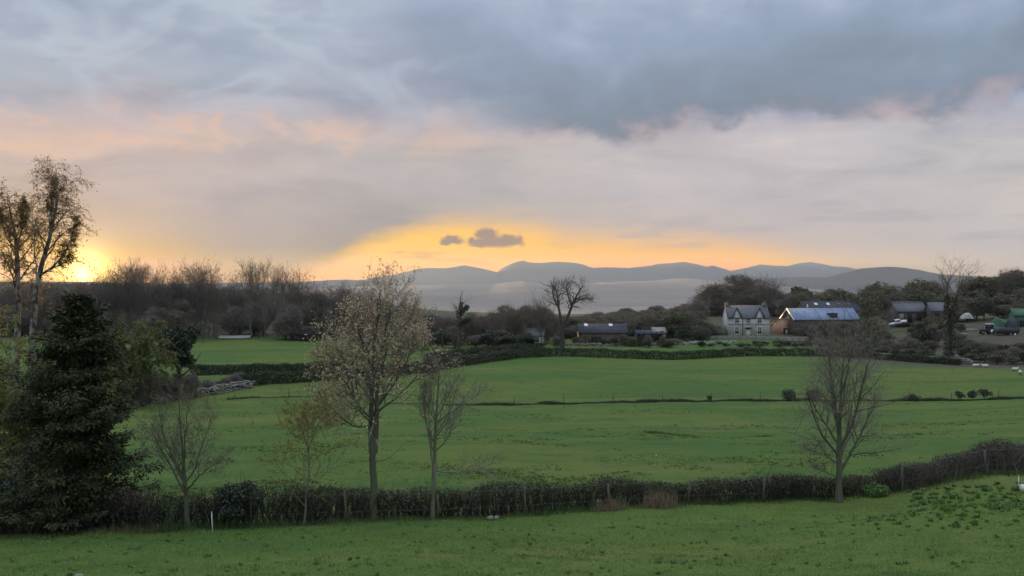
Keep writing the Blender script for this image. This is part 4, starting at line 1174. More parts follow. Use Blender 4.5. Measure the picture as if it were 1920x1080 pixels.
def conifer():
    rng = np.random.default_rng(81)
    px, d = 138, 37.6
    o = G(px, d); s = d / F
    top = CAMZ + (CY - 538) * s - o[2]
    P0, R0 = trunk_line([(0, 0, -0.2), (0.03, 0, top * 0.5), (0.24, 0, top * 0.97)], [.22, .13, .015], 14)
    n1 = 230
    t = (np.arange(n1) + rng.random(n1)) / n1
    t = t ** 0.92 * 0.955 + 0.025
    pos, tan, rad = on_branch(P0, R0, np.zeros(n1, int), t)
    a = np.arange(n1) * 2.4 + rng.normal(0, 0.35, n1)
    env = np.interp(t, [0, .2, .43, .6, .78, .91, 1], [2.6, 2.75, 2.6, 2.1, 1.25, 0.68, 0.28]) * (0.46 + 0.64 * rng.random(n1))
    env[rng.random(n1) < 0.12] *= 1.22                  # some boughs poke out
    K_ = 8
    P1 = np.empty((n1, K_, 3)); P1[:, 0] = pos
    dr = np.stack([np.cos(a), np.sin(a), rng.normal(0.1, 0.42, n1) + 0.6 * t], 1)
    for k in range(1, K_):
        dr = unit(dr + np.array([0, 0, -0.13 if k < 5 else 0.14]) + rng.normal(0, 0.08, dr.shape))
        P1[:, k] = P1[:, k - 1] + dr * (env / (K_ - 1))[:, None]
    R1 = np.maximum(0.034 * np.linspace(1, .25, K_)[None] * np.ones((n1, 1)), .006)
    gt, gc = Geo(), Geo()
    for p, r, sd in ((P0, R0, 8), (P1, R1, 4)):
        V, Q, T = tubes(p, r, sd); gt.put(V, Q)
    # hanging fronds: clumps of scaly sprays strung along each bough
    nc = 11
    idx = np.repeat(np.arange(n1), nc)
    tt = np.clip(0.22 + 0.8 * np.tile((np.arange(nc) + 0.5) / nc, n1) + rng.normal(0, 0.04, n1 * nc), 0.1, 0.999)
    c, tn, _ = on_branch(P1, R1, idx, tt)
    lat = unit(np.cross(tn, np.array([0, 0, 1.]))) * (rng.normal(0, 0.24, (n1 * nc, 1)) * np.minimum(env[idx], 2)[:, None] * (1.1 - 0.7 * tt)[:, None])
    c = c + lat + np.array([0, 0, -0.05]) * rng.random((n1 * nc, 1))
    size = 0.30 * (0.6 + 0.7 * rng.random(n1 * nc)) * np.clip(0.55 + 0.28 * env[idx], 0.5, 1.15)
    m = 40
    ci = np.repeat(np.arange(n1 * nc), m); n = len(ci)
    out = unit(c * np.array([1, 1, 0]) + 1e-6)[ci]
    dd = unit(rng.normal(size=(n, 3)) * np.array([1, 1, 0.7]) + out * 0.75 + np.array([0, 0, -0.28]))
    r = rng.random((n, 1)) ** 0.6
    p = c[ci] + dd * size[ci][:, None] * r * np.array([1, 1, 0.72])
    L_ = (0.10 + 0.11 * rng.random(n))[:, None]
    fd = unit(dd + out * 0.4 + rng.normal(0, 0.3, dd.shape) + np.array([0, 0, -0.25]))
    sd = unit(np.cross(fd, np.array([0, 0, 1.]) + rng.normal(0, 0.5, dd.shape)))
    V = np.stack([p, p + fd * L_ * 0.5 + sd * L_ * 0.2, p + fd * L_, p + fd * L_ * 0.5 - sd * L_ * 0.2], 1).reshape(-1, 3)
    gc.put(V, np.arange(n * 4).reshape(-1, 4))
    tree_obj('conifer', 'large dark bushy conifer in front of the birches', 'tree', tuple(o), [('trunk', gt.mesh('trunk', 'bark_dark', True)), ('crown', gc.mesh('crown', 'leaf_conifer'))])


conifer()


def willow(label, px, ty, d, w, seed, n=16000, leaf='leaf_willow', lsz=0.14):
    rng = np.random.default_rng(seed)
    o = G(px, d); h = top_h(px, ty, d)
    P0, R0 = trunk_line([(0, 0, -.3), (.1, 0, h * .3), (-.1, 0.1, h * .62)], [.2, .16, .09], 8)
    P1, R1 = spawn(rng, P0, R0, 12, 0.3, 1.0, 38, 10, 0.62, 7, 0.1, 0.1, 0.5, 0.3)
    sc = w / max(np.abs(P1[:, :, 0]).max(), 0.1)
    P1 = P1 * np.array([min(sc, 1.3), min(sc, 1.3), 1.0])
    P1[:, :, 2] *= h * 0.96 / P1[:, :, 2].max()
    P2, R2 = spawn(rng, P1, R1, 14, 0.25, 1.0, 45, 14, 0.36, 7, -1.3, 0.12, 0.4, 0.4)
    P3, R3 = spawn(rng, P2, R2, 5, 0.2, 1.0, 35, 12, 0.6, 5, -1.2, 0.1, 0.6, 0.4)
    gt, gc = Geo(), Geo()
    for p, r, sd in ((P0, R0, 7), (P1, R1, 5), (P2, R2, 3)):
        V, Q, T = tubes(p, r, sd); gt.put(V, Q)
    pos = along(P3, rng, n) + rng.normal(0, 0.05, (n, 3))
    V, Q = leaf_quads(rng, pos, lsz, 0.45, 0.8); gc.put(V, Q)
    tree_obj('willow', label, 'tree', tuple(o), [('trunk', gt.mesh('trunk', 'bark_grey', True)), ('crown', gc.mesh('crown', leaf))])


willow('olive-green willow coming into leaf at the far left behind the conifer', 34, 592, 41.5, 2.3, 91, 24000)
willow('yellow-green willow showing right of the conifer', 243, 604, 112, 3.4, 92, 26000, 'leaf_willow', 0.24)
plant(proto(clump_proto(95, 5.5, 1.6, 'leaf_ivy', n=6500, lsize=0.2, lobes=20, low=0.3)), 'ivy_tree', 'dark ivy-smothered small tree beside the yellow-green willow', 336, 603, 121, 34, None, rw)
for i, (px, ty, d, hw) in enumerate([(270, 682, 117, 24), (298, 690, 120, 22), (328, 696, 122, 22), (356, 704, 124, 20), (246, 700, 114, 22)]):
    plant(TWIGGY[(0, 2, 0)[i % 3]], 'scrub_bush', 'reddish-brown leafless scrub bush beneath the ivy-smothered tree', px, ty, d, hw, 'brown scrub by the stone wall', rw, 'bush')

# ------------------------------------------------------------------ hedges, walls, fences
def path_pts(path, step):
    """path of (photo x, distance) -> points on the ground every step metres"""
    xy = np.array([[(px - CX) / F * d, d] for px, d in path])
    seg = np.linalg.norm(np.diff(xy, axis=0), axis=1); cum = np.concatenate([[0], np.cumsum(seg)])
    n = max(int(cum[-1] / step), 2)
    s = np.linspace(0, cum[-1], n)
    P = np.stack([np.interp(s, cum, xy[:, 0]), np.interp(s, cum, xy[:, 1])], 1)
    for _ in range(3): P[1:-1] = 0.5 * P[1:-1] + 0.25 * (P[:-2] + P[2:])
    T = unit(np.gradient(P, axis=0))
    return P, T, cum[-1]


def hedge(label, path, h0, h1, thick, leaves, lsize, mat, seed, stems=0, gap=0.0, bark='twig_brown', group=None, ragged=0.12, twign=0):
    rng = np.random.default_rng(seed)
    P, T, L = path_pts(path, 0.25)
    N = np.stack([-T[:, 1], T[:, 0]], 1)
    base = np.array([P[0, 0], P[0, 1], float(gz(P[0, 0], P[0, 1])[0])])
    t = thing('hedge', label, 'hedge', tuple(base), group)
    n = len(P)
    H = (np.linspace(h0, h1, n) if np.isscalar(h0) else np.interp(np.linspace(0, 1, n), np.linspace(0, 1, len(h0)), h0)) * (1 + ragged * fbm1(np.linspace(0, L * 0.9, n), seed, 5) * 0.6)
    W = thick * (1 + 0.12 * fbm1(np.linspace(0, L * 0.7, n), seed + 5, 3))
    i = rng.integers(0, n, leaves)
    # mostly on the outer shell of a rounded box
    a = rng.random(leaves) * math.pi
    ca, sa = np.cos(a), np.sin(a)
    q = np.maximum(np.abs(ca), sa * 1.0)
    r = (0.55 + 0.5 * rng.random(leaves) ** 0.6)
    off = ca / q * r * W[i] / 2
    hh = np.clip(sa / q * r, 0, 1.15)
    hh = np.where(rng.random(leaves) < 0.45, rng.random(leaves), hh)
    keep = hh > gap * rng.random(leaves) * (0.6 + 0.8 * (fbm1(P[i, 0] * 1.1, seed + 9, 3) > 0.1))
    i, off, hh = i[keep], off[keep], hh[keep]
    m = len(i)
    xy = P[i] + N[i] * off[:, None] + T[i] * rng.normal(0, 0.15, (m, 1))
    z = gz(xy[:, 0], xy[:, 1]) + hh * H[i] + rng.normal(0, 0.03, m)
    V, Q = leaf_quads(rng, np.column_stack([xy, z]) - base, lsize, 0.7)
    gf = Geo().put(V, Q); gf.part('foliage', mat, t)
    if stems:
        i = rng.integers(0, n, stems)
        xy = P[i] + N[i] * rng.normal(0, thick * 0.22, (stems, 1))
        z0 = gz(xy[:, 0], xy[:, 1]) - 0.05
        b = np.column_stack([xy, z0]) - base
        Pp = np.empty((stems, 4, 3)); Pp[:, 0] = b
        dr = unit(np.column_stack([rng.normal(0, .28, (stems, 2)), np.ones(stems)]))
        for k in range(1, 4):
            dr = unit(dr + rng.normal(0, 0.14, dr.shape)); Pp[:, k] = Pp[:, k - 1] + dr * (H[i] * 0.33 * (0.6 + 0.75 * rng.random(stems) ** 1.6))[:, None]
        R = (0.008 + 0.022 * rng.random((stems, 1)) ** 2) * np.linspace(1, .4, 4)[None]
        gs = Geo(); V, Q, T_ = tubes(Pp, R, 4); gs.put(V, Q)
        if twign:
            V, T_, _ = twigs(rng, Pp, R, twign, 0.42, 0.012, 0.3, 42, 0.45); gs.put(V, None, T_)
        gs.part('stems', bark, t)
    return t


NEAR = [(-260, 35.6), (0, 36.6), (300, 37.4), (560, 38.9), (700, 40.0), (960, 41.2), (1130, 42.4), (1300, 43.6), (1430, 44.6), (1560, 46.0), (1640, 46.8), (1700, 47.4)]
hedge('long dark thorn hedge running behind the budding tree along the near meadow', NEAR, [1.35, 1.35, 1.25, 1.2, 1.25, 1.1, 0.98, 0.88, 0.82, 0.88], 0, 1.05, 72000, 0.07, 'leaf_hedge', 201, 3600, 0.75, 'bark_dark', twign=7, ragged=0.24)
hedge('brown leafless hedge climbing the bank at the right beyond the bare tree', [(1655, 46.8), (1700, 47.4), (1760, 48.3), (1800, 49.0), (1860, 50.0), (1920, 51.0), (2080, 53.0), (2250, 55)], 0.95, 1.7, 1.4, 40000, 0.06, 'leaf_hedge_brown', 202, 2600, 0.5, 'twig_brown', ragged=0.26, twign=9)
hedge('trimmed dark hedge along the far side of the big pasture', [(800, 160), (850, 172), (905, 184), (960, 196), (1040, 204), (1150, 204), (1270, 204), (1400, 208), (1520, 206)], 1.75, 1.55, 1.6, 42000, 0.22, 'leaf_hedge_far', 203)
hedge('second trimmed hedge on the upper side of the lane left of the forked tree', [(800, 186), (850, 196), (900, 206), (960, 214), (1020, 219)], 1.5, 1.4, 1.5, 14000, 0.22, 'leaf_hedge_far', 204)
hedge('clipped hedge along the foot of the small upper field at the left', [(360, 157), (430, 160), (500, 164), (590, 170), (660, 174)], 1.5, 1.6, 1.5, 18000, 0.2, 'leaf_hedge_far', 205)
hedge('clipped hedge on the lower side of the lane left of the budding tree', [(462, 140), (520, 145), (600, 150), (700, 154), (800, 160)], 1.6, 1.8, 1.4, 20000, 0.2, 'leaf_hedge_far', 206)
hedge('scrubby hedge below the farmyard running down to the ivy-clad tree', [(1520, 207), (1600, 202), (1680, 194), (1765, 187), (1800, 184)], 1.3, 1.3, 1.5, 18000, 0.2, 'leaf_hedge_far', 207, 300, ragged=0.3)


def stone_wall(label, path, h, thick, size, seed, mat='stone', group=None, fallen=0.0):
    rng = np.random.default_rng(seed)
    P, T, L = path_pts(path, size * 0.9)
    base = np.array([P[0, 0], P[0, 1], float(gz(P[0, 0], P[0, 1])[0])])
    t = thing('stone_wall', label, 'wall', tuple(base), group); t['kind'] = 'thing'
    rows = max(int(h / (size * 0.62)), 2)
    gs = Geo()
    for r in range(rows):
        for k in range(len(P)):
            if rng.random() < fallen * (r + 0.5) / rows + (0.12 if r == rows - 1 else 0): continue
            for side in (-1, 1):
                N = np.array([-T[k, 1], T[k, 0]])
                xy = P[k] + N * side * thick * 0.27 + T[k] * (size * 0.45 * (r % 2)) + rng.normal(0, size * 0.12 * (1 + 4 * fallen), 2)
                z = float(r * size * 0.62 + size * 0.3) + rng.normal(0, size * 0.05)
                c = np.array([xy[0], xy[1], 0.0])
                gs.box(c + np.array([0, 0, z]), size * np.array([0.8 + 0.4 * rng.random(), thick / size * 0.55, 0.55 + 0.2 * rng.random()]), math.atan2(T[k, 1], T[k, 0]) + rng.normal(0, 0.15))
    V = np.vstack(gs.V); cen = V.reshape(-1, 8, 3).mean(1)
    zz = np.repeat(gz(cen[:, 0], cen[:, 1]), 8)
    V[:, 2] += zz; V += rng.normal(0, size * 0.06, V.shape); V -= base
    gs.V = [V]
    tag(gs.part('stones', mat, t), kind='stuff')
    return t


stone_wall('tumbled pale dry-stone wall at the left end of the lane', [(262, 116), (320, 121), (390, 127), (430, 132), (470, 137)], 1.15, 0.8, 0.26, 301, 'stone', fallen=0.75)
stone_wall('low grey field wall below the low stone farm buildings', [(1060, 232), (1120, 233), (1180, 236), (1240, 240)], 0.8, 0.6, 0.4, 302, fallen=0.5)
stone_wall('broken field wall of pale stones left of the farmhouse garden', [(1240, 240), (1290, 245), (1330, 247), (1378, 250)], 0.8, 0.6, 0.42, 303, 'stone_pale', fallen=0.55)
stone_wall('pale-topped stone wall behind the bare tree below the farmyard', [(1610, 206), (1680, 199), (1740, 193), (1800, 188), (1820, 186)], 1.2, 0.5, 0.42, 304)
stone_wall('low stone wall below the barn yard beside the garden bush', [(1480, 258), (1510, 258), (1545, 256), (1590, 252)], 0.8, 0.5, 0.42, 305, fallen=0.3)


def terrace_wall():
    P, T, L = path_pts([(1282, 262), (1340, 263), (1400, 264), (1450, 265.5), (1512, 268)], 2.0)
    base = np.array([P[0, 0], P[0, 1], float(gz(P[0, 0], P[0, 1])[0])])
    t = thing('terrace_wall', 'low terrace wall with pale coping in front of the farmhouse', 'wall', tuple(base)); t['kind'] = 'thing'
    gw, gcp = Geo(), Geo()
    z = gz(P[:, 0], P[:, 1])
    for k in range(len(P) - 1):
        a, b = np.array([*P[k], z[k]]), np.array([*P[k + 1], z[k + 1]])
        c = (a + b) / 2 - base; ln = np.linalg.norm(P[k + 1] - P[k]); rz = math.atan2(T[k, 1], T[k, 0])
        gw.box(c + np.array([0, 0, 0.15]), (ln + 0.01, 0.4, 1.1), rz)
        gcp.box(c + np.array([0, 0, 0.76]), (ln + 0.01, 0.52, 0.12), rz)
    gw.part('wall', 'stone', t); gcp.part('coping', 'stone_pale', t)


terrace_wall()


def wire_fence(label, path, step, ph, pr, seed, group=None, strands=3, mat='post_wood'):
    rng = np.random.default_rng(seed)
    P, T, L = path_pts(path, step)
    base = np.array([P[0, 0], P[0, 1], float(gz(P[0, 0], P[0, 1])[0])])
    t = thing('wire_fence', label, 'fence', tuple(base), group)
    z = gz(P[:, 0], P[:, 1])
    me = None
    gp = Geo(); gp.cyl((0, 0, -0.25), (0, 0, ph), pr, pr * 0.9, 7); me = gp.mesh('post', mat, False)
    for k in range(len(P)):
        o = add('post', me, t, tuple(np.array([*P[k], z[k]]) - base))
        o.rotation_euler = (rng.normal(0, 0.05), rng.normal(0, 0.05), rng.random() * 6)
        o.scale = (1, 1, 0.85 + 0.3 * rng.random())
    gw = Geo()
    for s in range(strands):
        W = np.column_stack([P, z + ph * (0.35 + 0.6 * s / max(strands - 1, 1))]) - base
        V, Q, T_ = tubes(W[None], np.full((1, len(W)), 0.006 if step < 4 else 0.008), 3); gw.put(V, Q)
    gw.part('wire', 'wire', t)
    return t


wire_fence('post-and-wire fence crossing the middle of the big pasture', [(870, 113.5), (960, 114), (1150, 114.8), (1300, 115.3), (1460, 116), (1600, 116.6), (1760, 117.2), (1960, 118)], 5.0, 1.05, 0.05, 311)
wire_fence('short run of wire fence below the tumbled stone wall at the left', [(440, 121), (500, 122), (560, 123), (640, 125)], 4.0, 1.1, 0.055, 312)
wire_fence('weathered post-and-wire fence close along the front of the near hedge', [(470, 37.9), (560, 38.2), (760, 39.8), (960, 40.5), (1150, 41.7), (1300, 42.9), (1430, 43.9)], 2.9, 1.1, 0.05, 313, strands=2)
wire_fence('short weathered fence on the bank before the brown hedge', [(1690, 46.2), (1772, 47.6), (1812, 48.3), (1905, 49.6), (1990, 51)], 3.0, 1.25, 0.05, 314, strands=2)


def tuft_strip(name, label, path, width, n, hgt, bw, mat, seed):
    rng = np.random.default_rng(seed)
    P, T, L = path_pts(path, 0.4)
    i = rng.integers(0, len(P), n)
    xy = P[i] + np.column_stack([-T[i, 1], T[i, 0]]) * rng.normal(0, width / 2, (n, 1)) + T[i] * rng.normal(0, .3, (n, 1))
    clump = np.clip(0.7 + 0.4 * fbm1(P[i, 0] * 0.6, seed, 4), 0.4, 1.6)
    b = np.column_stack([xy, gz(xy[:, 0], xy[:, 1]) - 0.02])
    d = unit(np.column_stack([rng.normal(0, .35, (n, 2)), np.ones(n)]))
    s = unit(np.cross(d, rng.normal(size=d.shape)))
    h = (hgt * (0.4 + 0.8 * rng.random(n)) * clump)[:, None]
    V = np.stack([b - s * bw / 2, b + s * bw / 2, b + d * h], 1).reshape(-1, 3)
    o = Geo().put(V, None, np.arange(len(V)).reshape(-1, 3)).part(name, mat, None)
    return tag(o, label, kind='stuff')


tuft_strip('rough_grass', 'dark strip of ungrazed grass along the fence across the pasture', [(840, 113.4), (960, 114), (1150, 114.8), (1300, 115.3), (1460, 116), (1600, 116.6), (1760, 117.2), (1960, 118)], 0.6, 24000, 0.38, 0.06, 'leaf_hedge_far', 321)
tuft_strip('rough_grass', 'rough grass along the short fence at the left', [(430, 121), (500, 122), (560, 123), (680, 126)], 0.7, 2600, 0.36, 0.06, 'grass_rough', 322)
tuft_strip('rough_grass', 'long shaggy grass at the foot of the near hedge', [(-260, 34.9), (0, 35.9), (300, 36.7), (560, 38.2), (700, 39.2), (960, 40.3), (1300, 42.8), (1560, 45.2), (1700, 46.6), (1800, 47.8), (1990, 50)], 0.7, 16000, 0.34, 0.02, 'grass_rough', 323)
tuft_strip('rushes', 'dark rushes in the damp hollow of the big pasture', [(1325, 78.3), (1360, 77.9), (1400, 77.7), (1432, 77.9)], 0.7, 2600, 0.36, 0.035, 'leaf_hedge_far', 324)
tuft_strip('rushes', 'thin line of rushes left of the damp hollow', [(1215, 79.6), (1260, 79.4), (1310, 79.2)], 0.5, 900, 0.25, 0.035, 'grass_rough', 325)
tuft_strip('bracken', 'dead reddish bracken at the foot of the near hedge', [(1232, 41.9), (1238, 41.9), (1243, 41.95)], 0.3, 420, 0.85, 0.02, 'bracken', 326)
tuft_strip('bracken', 'smaller patch of dead bracken in the near hedge', [(1136, 41.4), (1146, 41.4), (1150, 41.5)], 0.25, 260, 0.5, 0.025, 'bracken', 327)


def shrub(name, label, px, d, w, h, leaf, seed, n, lsize, loc_dz=0.0, cat='bush', group=None, low=0.05, lobes=18, bark='bark_dark'):
    parts, hh = clump_proto(seed, h, w, leaf, bark, n, lsize, lobes, None, low)
    return tree_obj(name, label, cat, tuple(G(px, d, loc_dz)), parts, group)


shrub('holly_bush', 'dark rounded evergreen bush in the hedge right of the small bare tree', 444, 37.5, 0.85, 1.95, 'leaf_holly', 331, 7500, 0.085)
shrub('weed_clump', 'bluish-green weed clump at the foot of the bare tree on the right', 1642, 45.6, 0.55, 0.62, 'weed_leaf', 332, 1500, 0.09)
for i, (px, w, h) in enumerate(((1800, 0.62, 1.15), (1823, 0.62, 1.1), (1846, 0.72, 1.25))):
    shrub('thorn_bush', ('left', 'middle', 'right')[i] + ' one of the three dark thorn bushes on the pasture fence', px, 117.3, w, h, 'leaf_dark', 333 + i, 900, 0.16, group='thorn bushes on the fence', low=0.3)
shrub('thorn_bush', 'broad dark thorn bush on the pasture fence left of the bare tree', 1478, 116.2, 1.0, 1.25, 'leaf_dark', 337, 1600, 0.16, low=0.08)
shrub('thorn_bush', 'dark thorn bush on the pasture fence seen through the bare tree', 1526, 116.4, 0.9, 1.2, 'leaf_dark', 338, 1400, 0.16, low=0.1)
shrub('thorn_bush', 'small reddish thorn bush on the fence right of the bare tree', 1712, 117, 1.0, 0.7, 'leaf_hedge_brown', 339, 900, 0.14)
shrub('thorn_bush', 'tiny thorn bush on the pasture fence near its middle', 1330, 115.4, 0.35, 0.8, 'leaf_dark', 340, 420, 0.12)
shrub('scrub_bush', 'dark low bush under the conifer at the hedge', 232, 37.6, 0.9, 1.35, 'leaf_holly', 341, 5200, 0.08)
shrub('scrub_bush', 'dark bush filling the corner left of the conifer', -6, 38.0, 1.0, 2.3, 'leaf_holly', 342, 6500, 0.09)
shrub('scrub_bush', 'pale-flecked leafy shrub poking out left of the conifer', 22, 39.5, 0.7, 3.6, 'leaf_willow', 343, 2600, 0.10)


# ------------------------------------------------------------------ buildings
def roof_gable(t, x0, x1, y0, y1, ze, zr, mat, over=0.25, th=0.16, name='roof'):
    """ridge along x; one slab each side, joined at the ridge"""
    ym = (y0 + y1) / 2
    k = (zr - ze) / (ym - y0)
    gr = Geo()
    for s in (-1, 1):
        ye = y0 - over if s < 0 else y1 + over
        zo = ze - over * k
        prof = [(ye, zo), (ym, zr), (ym, zr + th), (ye, zo + th)]
        gr.prism(prof if s < 0 else prof[::-1], x0 - over, x1 + over, 'x')
    return gr.part(name, mat, t)


def walls_gable(t, x0, x1, y0, y1, ze, zr, mat):
    ym = (y0 + y1) / 2
    gw = Geo(); gw.prism([(y0, -0.8), (y1, -0.8), (y1, ze), (ym, zr), (y0, ze)], x0, x1, 'x')
    return gw.part('wall', mat, t)


def window(t, x, y, z0, z1, w, frame='white_paint', bars=True, name='window', sur=0.14):
    o = Geo()
    zc, h = (z0 + z1) / 2, z1 - z0
    for sx in (-1, 1): o.box((x + sx * (w / 2 + sur / 2), y - 0.03, zc), (sur, 0.12, h))
    o.box((x, y - 0.03, z1 + sur / 2), (w + 2 * sur, 0.12, sur))
    wo = o.part(name, frame, t)
    Geo().box((x, y - 0.01, zc), (w, 0.05, h)).part('pane', 'glass_dark', wo)
    s_ = Geo(); s_.box((x, y - 0.06, z0 - sur * 0.6), (w + 2.6 * sur, 0.22, sur * 1.2)); s_.part('sill', frame, wo)
    if bars:
        b = Geo(); b.box((x, y - 0.05, zc), (w, 0.05, 0.09)); b.box((x, y - 0.052, zc), (0.06, 0.05, h)); b.part('glazing_bar', frame, wo)
    return wo


def farmhouse():
    o = G(1365, 271)
    o[2] = CAMZ + (CY - 632) / F * 271
    t = thing('farmhouse', 'grey two-storey farmhouse with two steep front gables and slate roof', 'house', tuple(o))
    W, D, ZE, ZR = 11.4, 7.2, 5.35, 8.55
    walls_gable(t, 0, W, 0, D, ZE, ZR - 0.05, 'render_wall')
    rf = roof_gable(t, 0, W, 0, D, ZE, ZR, 'slate', 0.22)
    for x in (0.45, W - 0.45):
        c = Geo(); c.box((x, D / 2, ZR + 0.25), (0.8, 1.0, 0.9)); c.box((x, D / 2, ZR + 0.76), (0.95, 1.15, 0.12)); ch = c.part('chimney', 'stone', rf)
        pt = Geo()
        for yy in (-0.25, 0.25): pt.cyl((x, D / 2 + yy, ZR + 0.8), (x, D / 2 + yy, ZR + 1.1), 0.12, 0.10, 8)
        pt.part('chimney_pot', 'stone_wall_warm', rf)
    for xc in (2.45, 8.65):
        g_ = Geo(); hw, zb, zt = 1.12, 5.0, 7.95
        g_.prism([(xc - hw, zb), (xc + hw, zb), (xc + hw, 5.75), (xc, zt), (xc - hw, 5.75)][::-1], -0.06, 2.6); g_.part('gable', 'render_wall', t)
        gr = Geo()
        for s in (-1, 1):
            pr = [(xc + s * (hw + 0.28), 5.30), (xc, zt + 0.06), (xc, zt + 0.22), (xc + s * (hw + 0.28), 5.46)]
            gr.prism(pr if s > 0 else pr[::-1], -0.22, 3.4)
        gr.part('gable_roof', 'slate', t)
        gb = Geo()
        for s in (-1, 1):
            pr = [(xc + s * (hw + 0.34), 5.10), (xc, zt - 0.16), (xc, zt + 0.24), (xc + s * (hw + 0.34), 5.50)]
            gb.prism(pr if s > 0 else pr[::-1], -0.34, -0.23)
        gb.part('bargeboard', 'dark_paint', t)
    for x, z0, z1, w in ((2.45, 3.95, 5.35, 1.0), (8.65, 3.95, 5.35, 1.0), (5.55, 4.0, 4.95, 0.95), (2.45, 0.85, 2.65, 1.0), (8.65, 0.85, 2.65, 1.0)):
        window(t, x, -0.07 if x != 5.55 and z0 > 3 else -0.01, z0, z1, w)
    g_ = Geo(); g_.box((W / 2, -0.04, 3.5), (W, 0.10, 0.12)); g_.part('string_course', 'stone', t)
    for a, b in ((0 - .2, 1.1), (3.85, 7.25), (10.0, W + .2)): Geo().box(((a + b) / 2, -0.28, 5.18), (b - a, 0.16, 0.16)).part('gutter', 'dark_paint', t)
    dp = Geo(); dp.cyl((4.05, -0.1, 0), (4.05, -0.1, 5.1), 0.09, 0.09, 8); dp.part('downpipe', 'dark_paint', t)
    dr = Geo(); dr.box((5.55, -0.02, 1.05), (1.0, 0.08, 2.1)); d_ = dr.part('door', 'white_paint', t)
    Geo().box((5.9, -0.08, 1.0), (0.06, 0.06, 0.12)).part('handle', 'dark_paint', d_)
    hd = Geo(); hd.box((5.55, -0.35, 2.55), (1.7, 0.8, 0.14)); hd.box((4.85, -0.2, 2.35), (0.12, 0.45, 0.3)); hd.box((6.25, -0.2, 2.35), (0.12, 0.45, 0.3)); hd.part('porch_hood', 'slate_dark', t)
    window(t, 5.55, -0.01, 2.12, 2.45, 0.9, bars=False, name='fanlight')


farmhouse()


def barn(name, label, px, d, py, rz, L, D, ZE, ZR, wall, roof, extras=None):
    o = G(px, d); o[2] = CAMZ + (CY - py) / F * d
    t = thing(name, label, 'barn', tuple(o), None, rz)
    walls_gable(t, 0, L, 0, D, ZE, ZR - 0.05, wall)
    rf = roof_gable(t, 0, L, 0, D, ZE, ZR, roof, 0.3)
    if extras: extras(t, rf, L, D, ZE, ZR)
    return t


def long_barn_extras(t, rf, L, D, ZE, ZR):
    ym = D / 2
    k = (ZR - ZE) / ym
    vb = Geo()
    for s in (-1, 1):
        ye = -0.34 if s < 0 else D + 0.34
        zo = ZE - 0.34 * k
        pr = [(ye, zo - 0.12), (ym, ZR - 0.12), (ym, ZR + 0.26), (ye, zo + 0.26)]
        vb.prism(pr if s < 0 else pr[::-1], -0.50, -0.31, 'x')
    vb.part('verge_board', 'verge_board', t)
    for x in (4.2, 16.6):
        Geo().box((x, -0.02, 1.5), (2.4, 0.1, 3.0)).part('doorway', 'opening', t)
    Geo().box((12.4, -0.01, 3.0), (0.8, 0.1, 0.8)).part('window', 'opening', t)
    # a square porch-like hood set in the roof slope
    g_ = Geo(); g_.box((12.6, 1.1, ZE + 1.0), (2.2, 1.6, 1.2)); dm = g_.part('roof_dormer', 'stone_wall_brown', rf)
    Geo().box((12.6, 1.05, ZE + 1.68), (2.7, 2.0, 0.14)).part('dormer_roof', 'slate_dark', rf)
    for x in (8.2, 18.2):
        Geo().prism([(-0.3, ZE - 0.3 * k + 0.19), (ym, ZR + 0.19), (ym, ZR + 0.24), (-0.3, ZE - 0.3 * k + 0.24)], x, x + 0.16, 'x').part('roof_seam', 'slate', rf)
    fn = Geo(); fn.cyl((6.2, ym, ZR), (6.2, ym, ZR + 1.3), 0.32, 0.10, 8); fn.part('roof_cowl', 'white_paint', rf)
    # lean-to against the gable, with a doorway and a pale panel
    ln = Geo(); ln.prism([(3.2, -0.6), (7.6, -0.6), (7.6, 3.2), (3.2, 4.9)], -3.4, -0.02, 'x'); lt = ln.part('lean_to', 'stone_wall_warm', t)
    Geo().prism([(3.0, 5.0), (7.9, 3.1), (7.9, 3.22), (3.0, 5.12)], -3.6, -0.52, 'x').part('lean_to_roof', 'stone_pale', lt)
    Geo().box((-1.2, 3.17, 1.2), (1.3, 0.1, 2.2)).part('lean_to_door', 'opening', lt)
    Geo().box((-0.9, 3.10, 1.0), (0.7, 0.06, 1.6)).part('door_panel', 'stone_pale', lt)


barn('long_barn', 'long stone barn with blue slate roof and a pale verge tinted sunset gold on its gable', 1490, 283, 631, math.radians(12), 20.5, 8.0, 4.9, 7.9, 'stone_wall_brown', 'slate_blue', long_barn_extras)


def back_barn_extras(t, rf, L, D, ZE, ZR):
    k = (ZR - ZE) / (D / 2)
    for x in (4.0, 8.0, 11.5, 15.0):
        y = D * 0.33
        z = ZE + y * k
        Geo().prism([(y - 0.5, z - 0.5 * k + 0.2), (y + 0.5, z + 0.5 * k + 0.2), (y + 0.5, z + 0.5 * k + 0.28), (y - 0.5, z - 0.5 * k + 0.28)], x, x + 1.0, 'x').part('skylight', 'skylight' if x < 10 else 'slate', rf)


barn('rear_barn', 'dark-roofed barn with small rooflights rising behind the blue-roofed barn', 1512, 304, 617, math.radians(8), 18.0, 9.0, 5.6, 8.4, 'stone_wall_brown', 'slate_dark', back_barn_extras)


def shed_extras(t, rf, L, D, ZE, ZR):
    for x in (1.2, 3.6, 6.4): Geo().box((x, -0.03, 1.3), (1.3, 0.1, 2.4)).part('doorway', 'opening' if x > 3 else 'stone', t)
    Geo().box((L / 2, D / 2, ZR + 0.2), (L + 0.6, 0.3, 0.14)).part('ridge_tile', 'stone_pale', rf)


